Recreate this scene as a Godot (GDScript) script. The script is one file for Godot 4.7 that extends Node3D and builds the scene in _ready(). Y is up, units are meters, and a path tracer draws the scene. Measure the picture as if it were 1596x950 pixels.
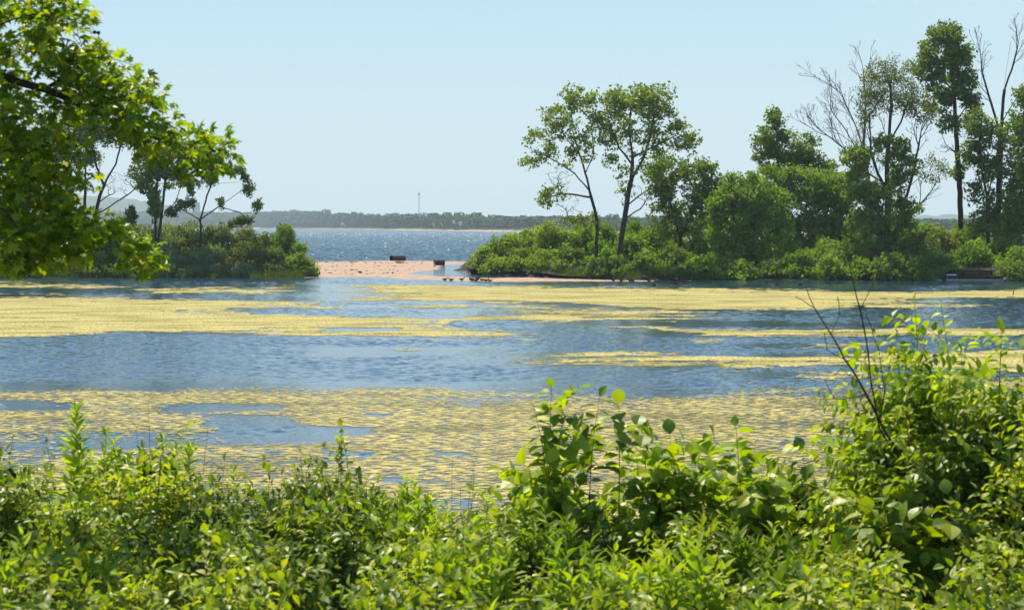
extends Node3D
# A pond with floating algae behind a shore thicket, a sand spit, wooded banks and a bay with a far shore.

const F := 3200.0          # focal length in pixels of the 1596 x 950 photograph
const EYE := 4.0           # metres of the eye above the water
const HORIZON := 351.5
var turn := Basis()        # the camera's axes
var rng := RandomNumberGenerator.new()
var counts := {}
var M := {}                # materials
var leaf_shape := {}       # leaf and spray meshes
var tinted := {}           # leaf meshes with a colour of their own

# ---------------------------------------------------------------- helpers
func at(u: float, v: float, d: float) -> Vector3:
	var q := turn * Vector3((u - 798.0) / F, (475.0 - v) / F, -1.0)
	return Vector3(0, EYE, 0) + q * (d / -q.z)

func on_water(u: float, v: float, y := 0.0) -> Vector3:
	var q := turn * Vector3((u - 798.0) / F, (475.0 - v) / F, -1.0)
	return Vector3(0, EYE, 0) + q * ((y - EYE) / q.y)

func numbered(parent: Node, called: String) -> String:
	var key := "%d/%s" % [parent.get_instance_id(), called]
	var n: int = counts.get(key, 0)
	counts[key] = n + 1
	return called if n == 0 else "%s_%03d" % [called, n]

func tag(o: Node, label: String, category: String, group := "", kind := "") -> Node:
	if label: o.set_meta("label", label)
	if category: o.set_meta("category", category)
	if group: o.set_meta("group", group)
	if kind: o.set_meta("kind", kind)
	return o

func thing(called: String, label: String, category: String, where: Vector3, group := "") -> Node3D:
	var o := Node3D.new()
	o.name = numbered(self, called)
	o.position = where
	add_child(o, true)
	tag(o, label, category, group)
	return o

func part(parent: Node, called: String, mesh: Mesh, mat: Material, where := Transform3D(), kind := "") -> MeshInstance3D:
	var o := MeshInstance3D.new()
	o.name = numbered(parent, called)
	o.mesh = mesh
	o.material_override = mat
	o.transform = where
	if kind: o.set_meta("kind", kind)
	parent.add_child(o, true)
	return o

func structure(called: String, label: String, mesh: Mesh, mat: Material, where := Transform3D()) -> MeshInstance3D:
	var o := part(self, called, mesh, mat, where, "structure")
	tag(o, label, "")
	return o

func many(parent: Node, called: String, mesh: Mesh, mat: Material, places: Array, tints: Array) -> MultiMeshInstance3D:
	var m := MultiMesh.new()
	m.transform_format = MultiMesh.TRANSFORM_3D
	m.use_colors = true
	m.mesh = mesh
	m.instance_count = places.size()
	for i in places.size():
		m.set_instance_transform(i, places[i])
		m.set_instance_color(i, tints[i])
	var o := MultiMeshInstance3D.new()
	o.name = numbered(parent, called)
	o.multimesh = m
	o.material_override = mat
	o.set_meta("kind", "stuff")
	parent.add_child(o, true)
	return o

class Maker:
	var v := PackedVector3Array()
	var n := PackedVector3Array()
	var c := PackedColorArray()
	var i := PackedInt32Array()
	func tri(a: Vector3, b: Vector3, d: Vector3, col := Color.WHITE):
		var nn := (d - a).cross(b - a).normalized()
		for p in [a, b, d]:
			i.append(v.size()); v.append(p); n.append(nn); c.append(col)
	func quad(a: Vector3, b: Vector3, d: Vector3, e: Vector3, col := Color.WHITE):
		var nn := (d - a).cross(b - a).normalized()
		var k := v.size()
		for p in [a, b, d, e]:
			v.append(p); n.append(nn); c.append(col)
		i.append_array(PackedInt32Array([k, k + 1, k + 2, k, k + 2, k + 3]))
	func frustum(a: Vector3, b: Vector3, ra: float, rb: float, sides: int, da := Vector3.ZERO, db := Vector3.ZERO, col := Color.WHITE):
		var dir := (b - a).normalized()
		if da == Vector3.ZERO: da = dir
		if db == Vector3.ZERO: db = dir
		var k := v.size()
		for ring in 2:
			var d := da if ring == 0 else db
			var x := d.cross(Vector3(0.31, 0.2, 0.93)).normalized()
			var y := d.cross(x)
			var p := a if ring == 0 else b
			var r := ra if ring == 0 else rb
			for s in sides:
				var o := x * cos(TAU * s / sides) + y * sin(TAU * s / sides)
				v.append(p + o * r); n.append(o); c.append(col)
		for s in sides:
			var s2 := (s + 1) % sides
			i.append_array(PackedInt32Array([k + s, k + sides + s, k + sides + s2, k + s, k + sides + s2, k + s2]))
	func tube(pts: PackedVector3Array, radii: Array, sides: int, col := Color.WHITE):
		for k in pts.size() - 1:
			var d0 := (pts[k + 1] - pts[maxi(k - 1, 0)]).normalized()
			var d1 := (pts[mini(k + 2, pts.size() - 1)] - pts[k]).normalized()
			frustum(pts[k], pts[k + 1], radii[k], radii[k + 1], sides, d0, d1, col)
	func box(lo: Vector3, hi: Vector3, col := Color.WHITE):
		var p := []
		for k in 8: p.append(Vector3(hi.x if k & 1 else lo.x, hi.y if k & 2 else lo.y, hi.z if k & 4 else lo.z))
		for q in [[0, 2, 3, 1], [4, 5, 7, 6], [0, 1, 5, 4], [2, 6, 7, 3], [0, 4, 6, 2], [1, 3, 7, 5]]:
			quad(p[q[0]], p[q[3]], p[q[2]], p[q[1]], col)
	func done(colored := false) -> ArrayMesh:
		var arr := []
		arr.resize(Mesh.ARRAY_MAX)
		arr[Mesh.ARRAY_VERTEX] = v
		arr[Mesh.ARRAY_NORMAL] = n
		if colored: arr[Mesh.ARRAY_COLOR] = c
		arr[Mesh.ARRAY_INDEX] = i
		var m := ArrayMesh.new()
		if v.size(): m.add_surface_from_arrays(Mesh.PRIMITIVE_TRIANGLES, arr)
		return m

# a sheet over rows x columns of points, with smooth normals
func sheet(rows: int, columns: int, point: Callable) -> ArrayMesh:
	var v := PackedVector3Array()
	var n := PackedVector3Array()
	var idx := PackedInt32Array()
	v.resize(rows * columns)
	n.resize(rows * columns)
	for r in rows:
		for k in columns:
			v[r * columns + k] = point.call(r, k)
	for r in rows:
		for k in columns:
			var dx := v[r * columns + mini(k + 1, columns - 1)] - v[r * columns + maxi(k - 1, 0)]
			var dz := v[mini(r + 1, rows - 1) * columns + k] - v[maxi(r - 1, 0) * columns + k]
			var nn := dx.cross(dz).normalized()
			n[r * columns + k] = nn if nn.y >= 0 else -nn
			if r < rows - 1 and k < columns - 1:
				var a := r * columns + k
				idx.append_array(PackedInt32Array([a, a + columns, a + 1, a + 1, a + columns, a + columns + 1]))
	var arr := []
	arr.resize(Mesh.ARRAY_MAX)
	arr[Mesh.ARRAY_VERTEX] = v
	arr[Mesh.ARRAY_NORMAL] = n
	arr[Mesh.ARRAY_INDEX] = idx
	var m := ArrayMesh.new()
	m.add_surface_from_arrays(Mesh.PRIMITIVE_TRIANGLES, arr)
	return m

func noise(frequency: float, octaves := 4, s := 1, kind := FastNoiseLite.TYPE_SIMPLEX_SMOOTH) -> FastNoiseLite:
	var f := FastNoiseLite.new()
	f.noise_type = kind
	f.frequency = frequency
	f.fractal_octaves = octaves
	f.seed = s
	return f

func picture(f: FastNoiseLite, colors: Array, side := 512, stops := []) -> NoiseTexture2D:
	var t := NoiseTexture2D.new()
	t.width = side
	t.height = side
	t.seamless = true
	t.noise = f
	if colors:
		var g := Gradient.new()
		var o := PackedFloat32Array()
		var cc := PackedColorArray()
		for k in colors.size():
			o.append(stops[k] if stops else float(k) / (colors.size() - 1))
			cc.append((colors[k] as Color).linear_to_srgb())
		g.offsets = o
		g.colors = cc
		t.color_ramp = g
	return t

func bumps(f: FastNoiseLite, strength: float, side := 512) -> NoiseTexture2D:
	var t := NoiseTexture2D.new()
	t.width = side
	t.height = side
	t.seamless = true
	t.as_normal_map = true
	t.bump_strength = strength
	t.noise = f
	return t

func plain(c: Color, rough := 0.8, spec := 0.3) -> StandardMaterial3D:      # c is a linear base colour
	var m := StandardMaterial3D.new()
	m.albedo_color = c.linear_to_srgb()
	m.roughness = rough
	m.metallic_specular = spec
	return m

func grained(tex: Texture2D, scale: float, rough := 0.9, bump: Texture2D = null, bump_scale := 1.0, world := true) -> StandardMaterial3D:
	var m := StandardMaterial3D.new()
	m.albedo_texture = tex
	m.roughness = rough
	m.metallic_specular = 0.25
	m.uv1_triplanar = true
	m.uv1_world_triplanar = world
	m.uv1_scale = Vector3.ONE * scale
	if bump:
		m.normal_enabled = true
		m.normal_texture = bump
		m.normal_scale = bump_scale
	return m

func leaf_material(rough: float, through: Color, spec := 0.5) -> StandardMaterial3D:
	var m := StandardMaterial3D.new()
	m.vertex_color_use_as_albedo = true
	m.roughness = rough
	m.metallic_specular = spec
	m.backlight_enabled = true
	m.backlight = through
	m.cull_mode = BaseMaterial3D.CULL_DISABLED
	return m

func inside() -> Vector3:
	var p := Vector3(rng.randf_range(-1, 1), rng.randf_range(-1, 1), rng.randf_range(-1, 1))
	while p.length_squared() > 1.0:
		p = Vector3(rng.randf_range(-1, 1), rng.randf_range(-1, 1), rng.randf_range(-1, 1))
	return p

func vary(c: Color, much: float) -> Color:
	var k := 1.0 + rng.randf_range(-much, much)
	var w := rng.randf_range(-0.12, 0.16) * (much / 0.3)
	return Color(c.r * k * (1.0 + w), c.g * k, c.b * k * (1.0 - 0.5 * w))

# ---------------------------------------------------------------- leaves
# A leaf from the origin along +z, face up (+y), one unit long.
func ovate(width: float, curve: float, fold: float, rows: int, belly := 0.42, jag := 0.0) -> ArrayMesh:
	var b := Maker.new()
	var prev := []
	for r in rows + 1:
		var t := float(r) / rows
		var s := pow(t, 0.75) if t < belly else 0.0
		var w := width * (sin(PI * 0.5 * t / belly) if t < belly else cos(PI * 0.5 * (t - belly) / (1.0 - belly)))
		w = maxf(w, 0.0) + s * 0.0
		if jag > 0 and r % 2 == 1: w *= 1.0 - jag
		var y := -curve * t * t
		var row := [Vector3(-w, y + fold * w, t), Vector3(0, y, t), Vector3(w, y + fold * w, t)]
		if r > 0:
			if r == 1:
				b.tri(prev[1], row[1], row[0]); b.tri(prev[1], row[2], row[1])
			elif r == rows:
				b.tri(prev[0], prev[1], row[1]); b.tri(prev[1], prev[2], row[1])
			else:
				b.quad(prev[0], prev[1], row[1], row[0]); b.quad(prev[1], prev[2], row[2], row[1])
		prev = row
	return b.done()

func star(droop: float) -> ArrayMesh:
	var b := Maker.new()
	var hub := Vector3(0, 0, 0.36)
	var rim := [Vector3(0, -0.02, 0)]
	for k in 5:
		var a := deg_to_rad(-112.0 + 56.0 * k)
		var far: float = [0.5, 0.62, 0.66, 0.62, 0.5][k]
		var tip := hub + Vector3(sin(a), 0, cos(a)) * far
		var wide := 0.14
		var mid := hub + Vector3(sin(a), 0, cos(a)) * far * 0.5
		var across := Vector3(cos(a), 0, -sin(a)) * wide
		rim.append(mid - across + Vector3(0, -droop * 0.1, 0))
		rim.append(tip + Vector3(0, -droop * (0.45 if k % 2 else 0.3), 0))
		rim.append(mid + across + Vector3(0, -droop * 0.1, 0))
		if k < 4:
			var a2 := deg_to_rad(-84.0 + 56.0 * k)
			rim.append(hub + Vector3(sin(a2), 0, cos(a2)) * 0.2 + Vector3(0, 0.03, 0))
	for k in rim.size():
		b.tri(hub, rim[k], rim[(k + 1) % rim.size()])
	return b.done()

# A tuft of small leaves for plants more than a hundred metres away.
func spray(count: int, size: float, slim: float, spread: float, upright: float, s: int) -> ArrayMesh:
	rng.seed = s
	var b := Maker.new()
	for k in count:
		var p := inside() * spread
		var f := (inside() + Vector3(0, upright, 0)).normalized()
		var side := f.cross(inside()).normalized() * size * slim
		var l := f * size * rng.randf_range(0.75, 1.25)
		var dip := f.cross(side).normalized() * size * 0.12
		b.tri(p - l * 0.5, p + side + dip, p + l * 0.5)
		b.tri(p - l * 0.5, p + l * 0.5, p - side + dip)
	return b.done()

func tint_of(shape: String, c: Color) -> ArrayMesh:
	var key := shape + str(c)
	if not tinted.has(key):
		var arr: Array = (leaf_shape[shape] as ArrayMesh).surface_get_arrays(0).duplicate()
		var cc := PackedColorArray()
		cc.resize(arr[Mesh.ARRAY_VERTEX].size())
		cc.fill(c)
		arr[Mesh.ARRAY_COLOR] = cc
		var m := ArrayMesh.new()
		m.add_surface_from_arrays(Mesh.PRIMITIVE_TRIANGLES, arr)
		tinted[key] = m
	return tinted[key]

# ---------------------------------------------------------------- woody growth
class Skeleton:
	var pos := PackedVector3Array()
	var par := PackedInt32Array()
	var owner_part := PackedInt32Array()
	var tips := PackedInt32Array()
	func add(p: Vector3, parent: int, o: int) -> int:
		pos.append(p); par.append(parent); owner_part.append(o)
		return pos.size() - 1
	func nearest(p: Vector3, climb: float) -> int:
		var best := 1e9
		var found := 0
		for k in pos.size():
			var q := pos[k]
			var d := q.distance_to(p) + climb * maxf(0.0, q.y - p.y)
			if d < best:
				best = d
				found = k
		return found

func skeleton(lines: Array, step: float, wobble: float) -> Skeleton:
	var s := Skeleton.new()
	for n in lines.size():
		var line: PackedVector3Array = lines[n]
		var last := -1
		if n > 0: last = s.nearest(line[0], 0.0)
		else: last = s.add(line[0], -1, 0)
		for k in range(1, line.size()):
			var a := line[k - 1] if k > 1 or n == 0 else s.pos[last]
			var b := line[k]
			var pieces := maxi(1, int(ceil(a.distance_to(b) / step)))
			for j in range(1, pieces + 1):
				var p := a.lerp(b, float(j) / pieces)
				if j < pieces or k < line.size() - 1: p += inside() * wobble * step
				last = s.add(p, last, n)
	return s

func twigs(s: Skeleton, goals: PackedVector3Array, step: float, bend: float, climb: float, tag_part: int):
	var order := []
	for g in goals: order.append([s.pos[s.nearest(g, 0.0)].distance_to(g), g])
	order.sort_custom(func(a, b): return a[0] < b[0])
	for o in order:
		var g: Vector3 = o[1]
		var from := s.nearest(g, climb)
		var p := s.pos[from]
		var length := p.distance_to(g)
		var way := (g - p).normalized()
		if s.par[from] >= 0: way = (p - s.pos[s.par[from]]).normalized()
		var mid := p + (way + Vector3(0, 0.25, 0)).normalized() * length * 0.4
		var pieces := maxi(1, int(ceil(length / step)))
		var last := from
		for k in range(1, pieces + 1):
			var t := float(k) / pieces
			var q := p.lerp(mid, t).lerp(mid.lerp(g, t), t)
			if k < pieces: q += inside() * bend * step
			last = s.add(q, last, tag_part)
		s.tips.append(last)

# leafless twigs that fork upwards and outwards from a node
func sprout(s: Skeleton, from: int, dir: Vector3, length: float, depth: int, o: int):
	var last := from
	var pieces := maxi(2, int(ceil(length / 0.42)))
	var d := dir.normalized()
	for k in pieces:
		d = (d + inside() * 0.14 + Vector3(0, 0.05, 0)).normalized()
		last = s.add(s.pos[last] + d * (length / pieces), last, o)
		if depth > 0 and k < pieces - 1 and rng.randf() < 0.75:
			var side := d.cross(inside()).normalized()
			sprout(s, last, d + side * rng.randf_range(0.45, 0.8), length * (1.0 - 0.5 * k / pieces) * rng.randf_range(0.4, 0.62), depth - 1, o)
	s.tips.append(last)

func brush(s: Skeleton, of_parts: Array, length: float, share: float, o: int):
	var n := s.pos.size()
	var first := {}
	for k in n:
		var p := s.owner_part[k]
		if not p in of_parts or s.par[k] < 0: continue
		first[p] = first.get(p, 0) + 1
		if first[p] < 4 or rng.randf() > share: continue
		var d := (s.pos[k] - s.pos[s.par[k]]).normalized()
		var side := d.cross(inside()).normalized()
		sprout(s, k, d + side * rng.randf_range(0.5, 0.95) + Vector3(0, 0.25, 0), length * rng.randf_range(0.6, 1.1), 3, o)

func wood(s: Skeleton, base_radius: float, tip_radius: float, parts: int, origin: Vector3, fine := 4, limb := 1.0) -> Array:
	var n := s.pos.size()
	var weight := PackedFloat32Array()
	weight.resize(n)
	var kids := PackedInt32Array()
	kids.resize(n)
	var main := PackedInt32Array()
	main.resize(n)
	main.fill(-1)
	for k in range(n - 1, -1, -1):
		if kids[k] == 0: weight[k] += 1.0
		if s.par[k] >= 0:
			var p := s.par[k]
			weight[p] += weight[k]
			kids[p] += 1
			if main[p] < 0 or weight[main[p]] < weight[k]: main[p] = k
	var e := log(base_radius / tip_radius) / log(maxf(2.0, weight[0]))
	var makers := []
	for k in parts: makers.append(Maker.new())
	for k in range(1, n):
		var p := s.par[k]
		if p < 0: continue
		var r1 := tip_radius * pow(weight[k], e)
		var r0 := tip_radius * pow(weight[p], e)
		if s.owner_part[k] > 0 and limb < 1.0:
			r1 = maxf(r1 * limb, tip_radius)
			r0 = maxf(r0 * limb, tip_radius)
		var d := (s.pos[k] - s.pos[p]).normalized()
		var d0 := d
		if main[p] == k:
			if s.par[p] >= 0: d0 = (d + (s.pos[p] - s.pos[s.par[p]]).normalized()).normalized()
		else:
			r0 = minf(r0 * 0.85, r1 * 1.35)
		var d1 := d
		if main[k] >= 0: d1 = (d + (s.pos[main[k]] - s.pos[k]).normalized()).normalized()
		(makers[s.owner_part[k]] as Maker).frustum(s.pos[p] - origin, s.pos[k] - origin, r0, r1, fine + 3 if r0 > 0.06 else fine if r0 > 0.015 else 3, d0, d1)
	return makers

# A tree: lines are its trunk and limbs, blobs the masses of its crown, both as [u, v, (nearer or farther)].
func tree(called: String, label: String, u: float, v: float, d: float, r: float, lines: Array, blobs: Array, look: String, o := {}) -> Node3D:
	rng.seed = hash(label)
	var paths := []
	for l in lines:
		var pts := PackedVector3Array()
		for q in l: pts.append(at(q[0], q[1], d + (q[2] if q.size() > 2 else 0.0)))
		paths.append(pts)
	var base := at(u, v, d)
	base.y = ground_height(base.x, base.z) - 0.05
	paths[0][0] = base
	var t := thing(called, label, "tree", base)
	var s := skeleton(paths, o.get("step", 0.6), 0.06)
	var bare := paths.size()
	var goals := PackedVector3Array()
	var bare_goals := PackedVector3Array()
	for b in blobs:
		var c := at(b[0], b[1], d + (b[6] if b.size() > 6 else 0.0))
		var rx: float = b[2] * d / F
		var ry: float = b[3] * d / F
		var rz: float = b[7] * d / F if b.size() > 7 else minf((rx + ry) * 0.5, 2.4)
		for k in int(b[4] * (4.5 if b.size() > 5 and b[5] else o.get("dense", 1.3))):
			var p := inside()
			p = p.normalized() * pow(p.length(), 0.75)
			var g := c + Vector3(p.x * rx, p.y * ry, p.z * rz)
			if b.size() > 5 and b[5]: bare_goals.append(g)
			else: goals.append(g)
	twigs(s, goals, 0.45, 0.12, 0.5, bare)
	var leafy := s.tips.duplicate()
	s.tips.clear()
	if bare_goals.size(): twigs(s, bare_goals, 0.35, 0.06, 0.9, bare)
	if o.has("brush"): brush(s, o.brush[0], o.brush[1], o.brush[2], bare)
	var makers := wood(s, r, o.get("tip", 0.011), bare + 1, base, 4, o.get("limb", 1.0))
	for k in makers.size():
		if (makers[k] as Maker).v.size():
			part(t, "trunk" if k == 0 else "limb" if k < bare else "twigs", makers[k].done(), M.bark if not o.has("bark") else M[o.bark], Transform3D(), "stuff" if k == bare else "")
	var sp: Dictionary = SPECIES[look]
	var places := []
	var tints := []
	var per: int = int(ceil(o.get("per", 7) * 0.6))
	var round_: float = o.get("puff", 0.42) * 0.95
	for tip in leafy:
		var tip_tint := vary(sp.color, 0.16)
		var from := s.pos[tip]
		var back := s.pos[s.par[tip]]
		for k in per:
			var c := from.lerp(back, rng.randf() * 0.7) + inside() * round_
			places.append(Transform3D(Basis.from_euler(Vector3(rng.randf_range(-0.6, 0.6), rng.randf() * TAU, rng.randf_range(-0.6, 0.6))).scaled(Vector3.ONE * rng.randf_range(0.7, 1.25) * o.get("big", 1.0)), c - base))
			tints.append(vary(tip_tint, 0.22))
	if places.size():
		many(t, "crown", leaf_shape[sp.spray], M[sp.material], places, tints)
	return t

# A bush that rises to pixel row v: lumpy, made of shoots, with gaps between its lobes.
func bush(label: String, u: float, v: float, half: float, d: float, look: String, called := "shrub", thick := 1.0, group := ""):
	half *= 1.2
	rng.seed = hash(label)
	var foot := at(u, 432, d)
	foot.y = ground_height(foot.x, foot.z) - 0.05
	var t := thing(called, label, "shrub", foot, group)
	var high := maxf(0.4, at(u, v, d).y - foot.y)
	var wide := half * d / F
	var sp: Dictionary = SPECIES[look]
	var places := []
	var tints := []
	var goals := PackedVector3Array()
	var lobes := int(7 + wide * high * 1.2)
	var volume := wide * wide * high
	for k in lobes:
		var a := rng.randf() * TAU
		var lift := rng.randf()
		var out := sqrt(rng.randf()) * (1.0 - 0.55 * lift * lift)
		var c := Vector3(cos(a) * out * wide * 0.8, lift * high * 0.78, sin(a) * out * wide * 0.7)
		if k == 0: c = Vector3(rng.randf_range(-0.2, 0.2) * wide, high * 0.8, 0)
		var lr := minf(wide, high) * rng.randf_range(0.26, 0.44)
		goals.append(foot + c)
		var lobe_tint := vary(sp.color, 0.2)
		for j in int(thick * 26.0 * (0.35 + lr * lr * 1.7)):
			var q := inside()
			q = q.normalized() * pow(q.length(), 0.6)
			var p := c + Vector3(q.x * lr, q.y * lr * 0.95, q.z * lr)
			if p.y < 0.0: p.y = -p.y * 0.5
			if p.y > high * 1.03: p.y = high * 1.03
			var lean := Vector3(q.z, 0, -q.x) * 0.8
			places.append(Transform3D(Basis.from_euler(Vector3(lean.x + rng.randf_range(-0.4, 0.4), rng.randf() * TAU, lean.z + rng.randf_range(-0.4, 0.4))).scaled(Vector3.ONE * rng.randf_range(0.7, 1.3)), p))
			tints.append(vary(lobe_tint, 0.22))
		if lift > 0.45:                # shoots above the lobe break its outline
			for j in 3:
				var top := c + Vector3(rng.randf_range(-1, 1) * lr * 0.8, lr * rng.randf_range(0.8, 1.25), rng.randf_range(-1, 1) * lr * 0.8)
				for m in 3:
					places.append(Transform3D(Basis.from_euler(Vector3(rng.randf_range(-0.3, 0.3), rng.randf() * TAU, rng.randf_range(-0.3, 0.3))).scaled(Vector3(0.6, 1.0, 0.6) * rng.randf_range(0.6, 0.9)), top - Vector3(0, 0.16 * m, 0)))
					tints.append(vary(lobe_tint, 0.22))
	for j in int(thick * 22.0 * wide):    # leaves down to the ground along the front
		var a := rng.randf() * TAU
		var p := Vector3(cos(a) * wide * rng.randf_range(0.6, 1.0), rng.randf() * high * 0.45, sin(a) * wide * rng.randf_range(0.6, 0.9))
		places.append(Transform3D(Basis.from_euler(Vector3(rng.randf_range(-0.5, 0.5), rng.randf() * TAU, rng.randf_range(-0.5, 0.5))).scaled(Vector3.ONE * rng.randf_range(0.7, 1.2)), p))
		tints.append(vary(sp.color, 0.3))
	var s := skeleton([PackedVector3Array([foot, foot + Vector3(0, 0.2 * high, 0)])], 0.4, 0.1)
	twigs(s, goals, 0.4, 0.15, 0.3, 0)
	var makers := wood(s, 0.05 + 0.012 * high, 0.008, 1, foot, 3)
	part(t, "stem", makers[0].done(), M.bark)
	many(t, "crown", leaf_shape[sp.spray], M[sp.material], places, tints)

const SPECIES := {
	"light": {"spray": "spray_mid", "material": "leaf_far", "color": Color(0.173, 0.235, 0.039)},
	"maple": {"spray": "spray_mid", "material": "leaf_far", "color": Color(0.235, 0.3, 0.06)},
	"dark": {"spray": "spray_mid", "material": "leaf_far", "color": Color(0.19, 0.265, 0.048)},
	"green": {"spray": "spray_mid", "material": "leaf_far", "color": Color(0.205, 0.315, 0.037)},
	"bright": {"spray": "spray_fine", "material": "leaf_far", "color": Color(0.27, 0.35, 0.04)},
	"olive": {"spray": "spray_fine", "material": "leaf_far", "color": Color(0.18, 0.225, 0.055)},
	"brown": {"spray": "spray_thin", "material": "leaf_far", "color": Color(0.2, 0.215, 0.06)},
	"silver": {"spray": "spray_slim", "material": "leaf_far", "color": Color(0.26, 0.31, 0.16)},
	"upright": {"spray": "spray_slim", "material": "leaf_far", "color": Color(0.19, 0.27, 0.06)},
	"tuft": {"spray": "spray_tuft", "material": "leaf_far", "color": Color(0.15, 0.2, 0.05)},
}
# ---------------------------------------------------------------- the lie of the land
const SAND := [[480, 408], [600, 407.6], [690, 407.4], [738, 407.8], [738, 411], [694, 412], [682, 418], [668, 421.5], [640, 424.5], [650, 428], [700, 430.8], [760, 433.2], [830, 432.2], [900, 434.6],
	[1010, 437.2], [1010, 438.3], [900, 438.2], [830, 438.6], [760, 439.4], [700, 436.6], [640, 434.4], [590, 431.6], [540, 431.2], [505, 432], [470, 433]]
const RIGHT_SHORE := [[727, 421.5], [738, 427], [760, 428.4], [830, 430.3], [900, 433.6], [1000, 435.3], [1200, 436.3], [1480, 437.3], [1596, 438.3], [1760, 439]]
const LEFT_SHORE := [[-160, 432.6], [0, 433], [240, 433], [430, 433], [470, 432.6], [492, 431.2], [503, 429]]
var sand_line := PackedVector2Array()
var right_line := PackedVector2Array()
var left_line := PackedVector2Array()
var rough := noise(0.13, 3, 5)
var fine := noise(0.9, 3, 6)

func ground_lines():
	for p in SAND: sand_line.append(flat(p))
	for p in RIGHT_SHORE: right_line.append(flat(p))
	for p in LEFT_SHORE: left_line.append(flat(p))

func flat(p: Array) -> Vector2:
	var w := on_water(p[0], p[1])
	return Vector2(w.x, -w.z)

func along(line: PackedVector2Array, x: float) -> float:
	if x <= line[0].x: return line[0].y
	for k in range(1, line.size()):
		if x <= line[k].x:
			return lerpf(line[k - 1].y, line[k].y, (x - line[k - 1].x) / maxf(line[k].x - line[k - 1].x, 1e-4))
	return line[-1].y

func sand_height(x: float, d: float) -> float:
	var p := Vector2(x, d)
	var near := 1e9
	for k in sand_line.size():
		var a := sand_line[k]
		var b := sand_line[(k + 1) % sand_line.size()]
		near = minf(near, p.distance_squared_to(Geometry2D.get_closest_point_to_segment(p, a, b)))
	near = sqrt(near) * (1.0 if Geometry2D.is_point_in_polygon(p, sand_line) else -1.0)
	near += rough.get_noise_2d(x * 2.0, d) * 0.9
	if near > 0: return 0.03 * minf(near, 1.0) + 0.30 * smoothstep(0.5, 11.0, near) + 0.03 * fine.get_noise_2d(x, d) * minf(near, 1.0)
	return maxf(near * 0.09, -0.6)

func right_height(x: float, d: float) -> float:
	var t := minf(d - along(right_line, x), (x - right_line[0].x) * 1.2 + 1.0) + rough.get_noise_2d(x, d)
	t = minf(t, (238.0 + rough.get_noise_2d(x, 0) * 8.0 - d) * 0.5)
	return 0.12 * clampf(t, -5, 1) + 0.75 * smoothstep(0.3, 3.0, t) + 0.3 * smoothstep(3.0, 20.0, t)

func left_height(x: float, d: float) -> float:
	var t := minf(d - along(left_line, x), (left_line[-1].x - 0.6 - x - (d - 160.0) * 0.10) * 1.0) + rough.get_noise_2d(x, d) * 0.8
	t = minf(t, (238.0 + rough.get_noise_2d(x, 0) * 8.0 - d) * 0.5)
	return 0.12 * clampf(t, -5, 1) + 0.35 * smoothstep(0.3, 5.0, t) + 0.5 * smoothstep(3.0, 20.0, t)

func near_height(x: float, d: float) -> float:
	return 2.4 - 0.0923 * d + 0.10 * rough.get_noise_2d(x * 3.0, d * 3.0)

func ground_height(x: float, z: float) -> float:
	var d: float = -z
	if d < 60: return near_height(x, d)
	if x > right_line[0].x - 1.0: return right_height(x, d)
	return left_height(x, d)

func far_shore(u: float) -> float:
	var p := [[-300, 3300], [400, 2850], [490, 2350], [600, 1750], [700, 1440], [870, 1130], [1300, 980], [1900, 950]]
	for k in range(1, p.size()):
		if u <= p[k][0]: return lerpf(p[k - 1][1], p[k][1], (u - p[k - 1][0]) / float(p[k][0] - p[k - 1][0]))
	return 950.0

func table(p: Array, u: float) -> float:
	if u <= p[0][0]: return p[0][1]
	for k in range(1, p.size()):
		if u <= p[k][0]: return lerpf(p[k - 1][1], p[k][1], (u - p[k - 1][0]) / float(p[k][0] - p[k - 1][0]))
	return p[-1][1]

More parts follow.
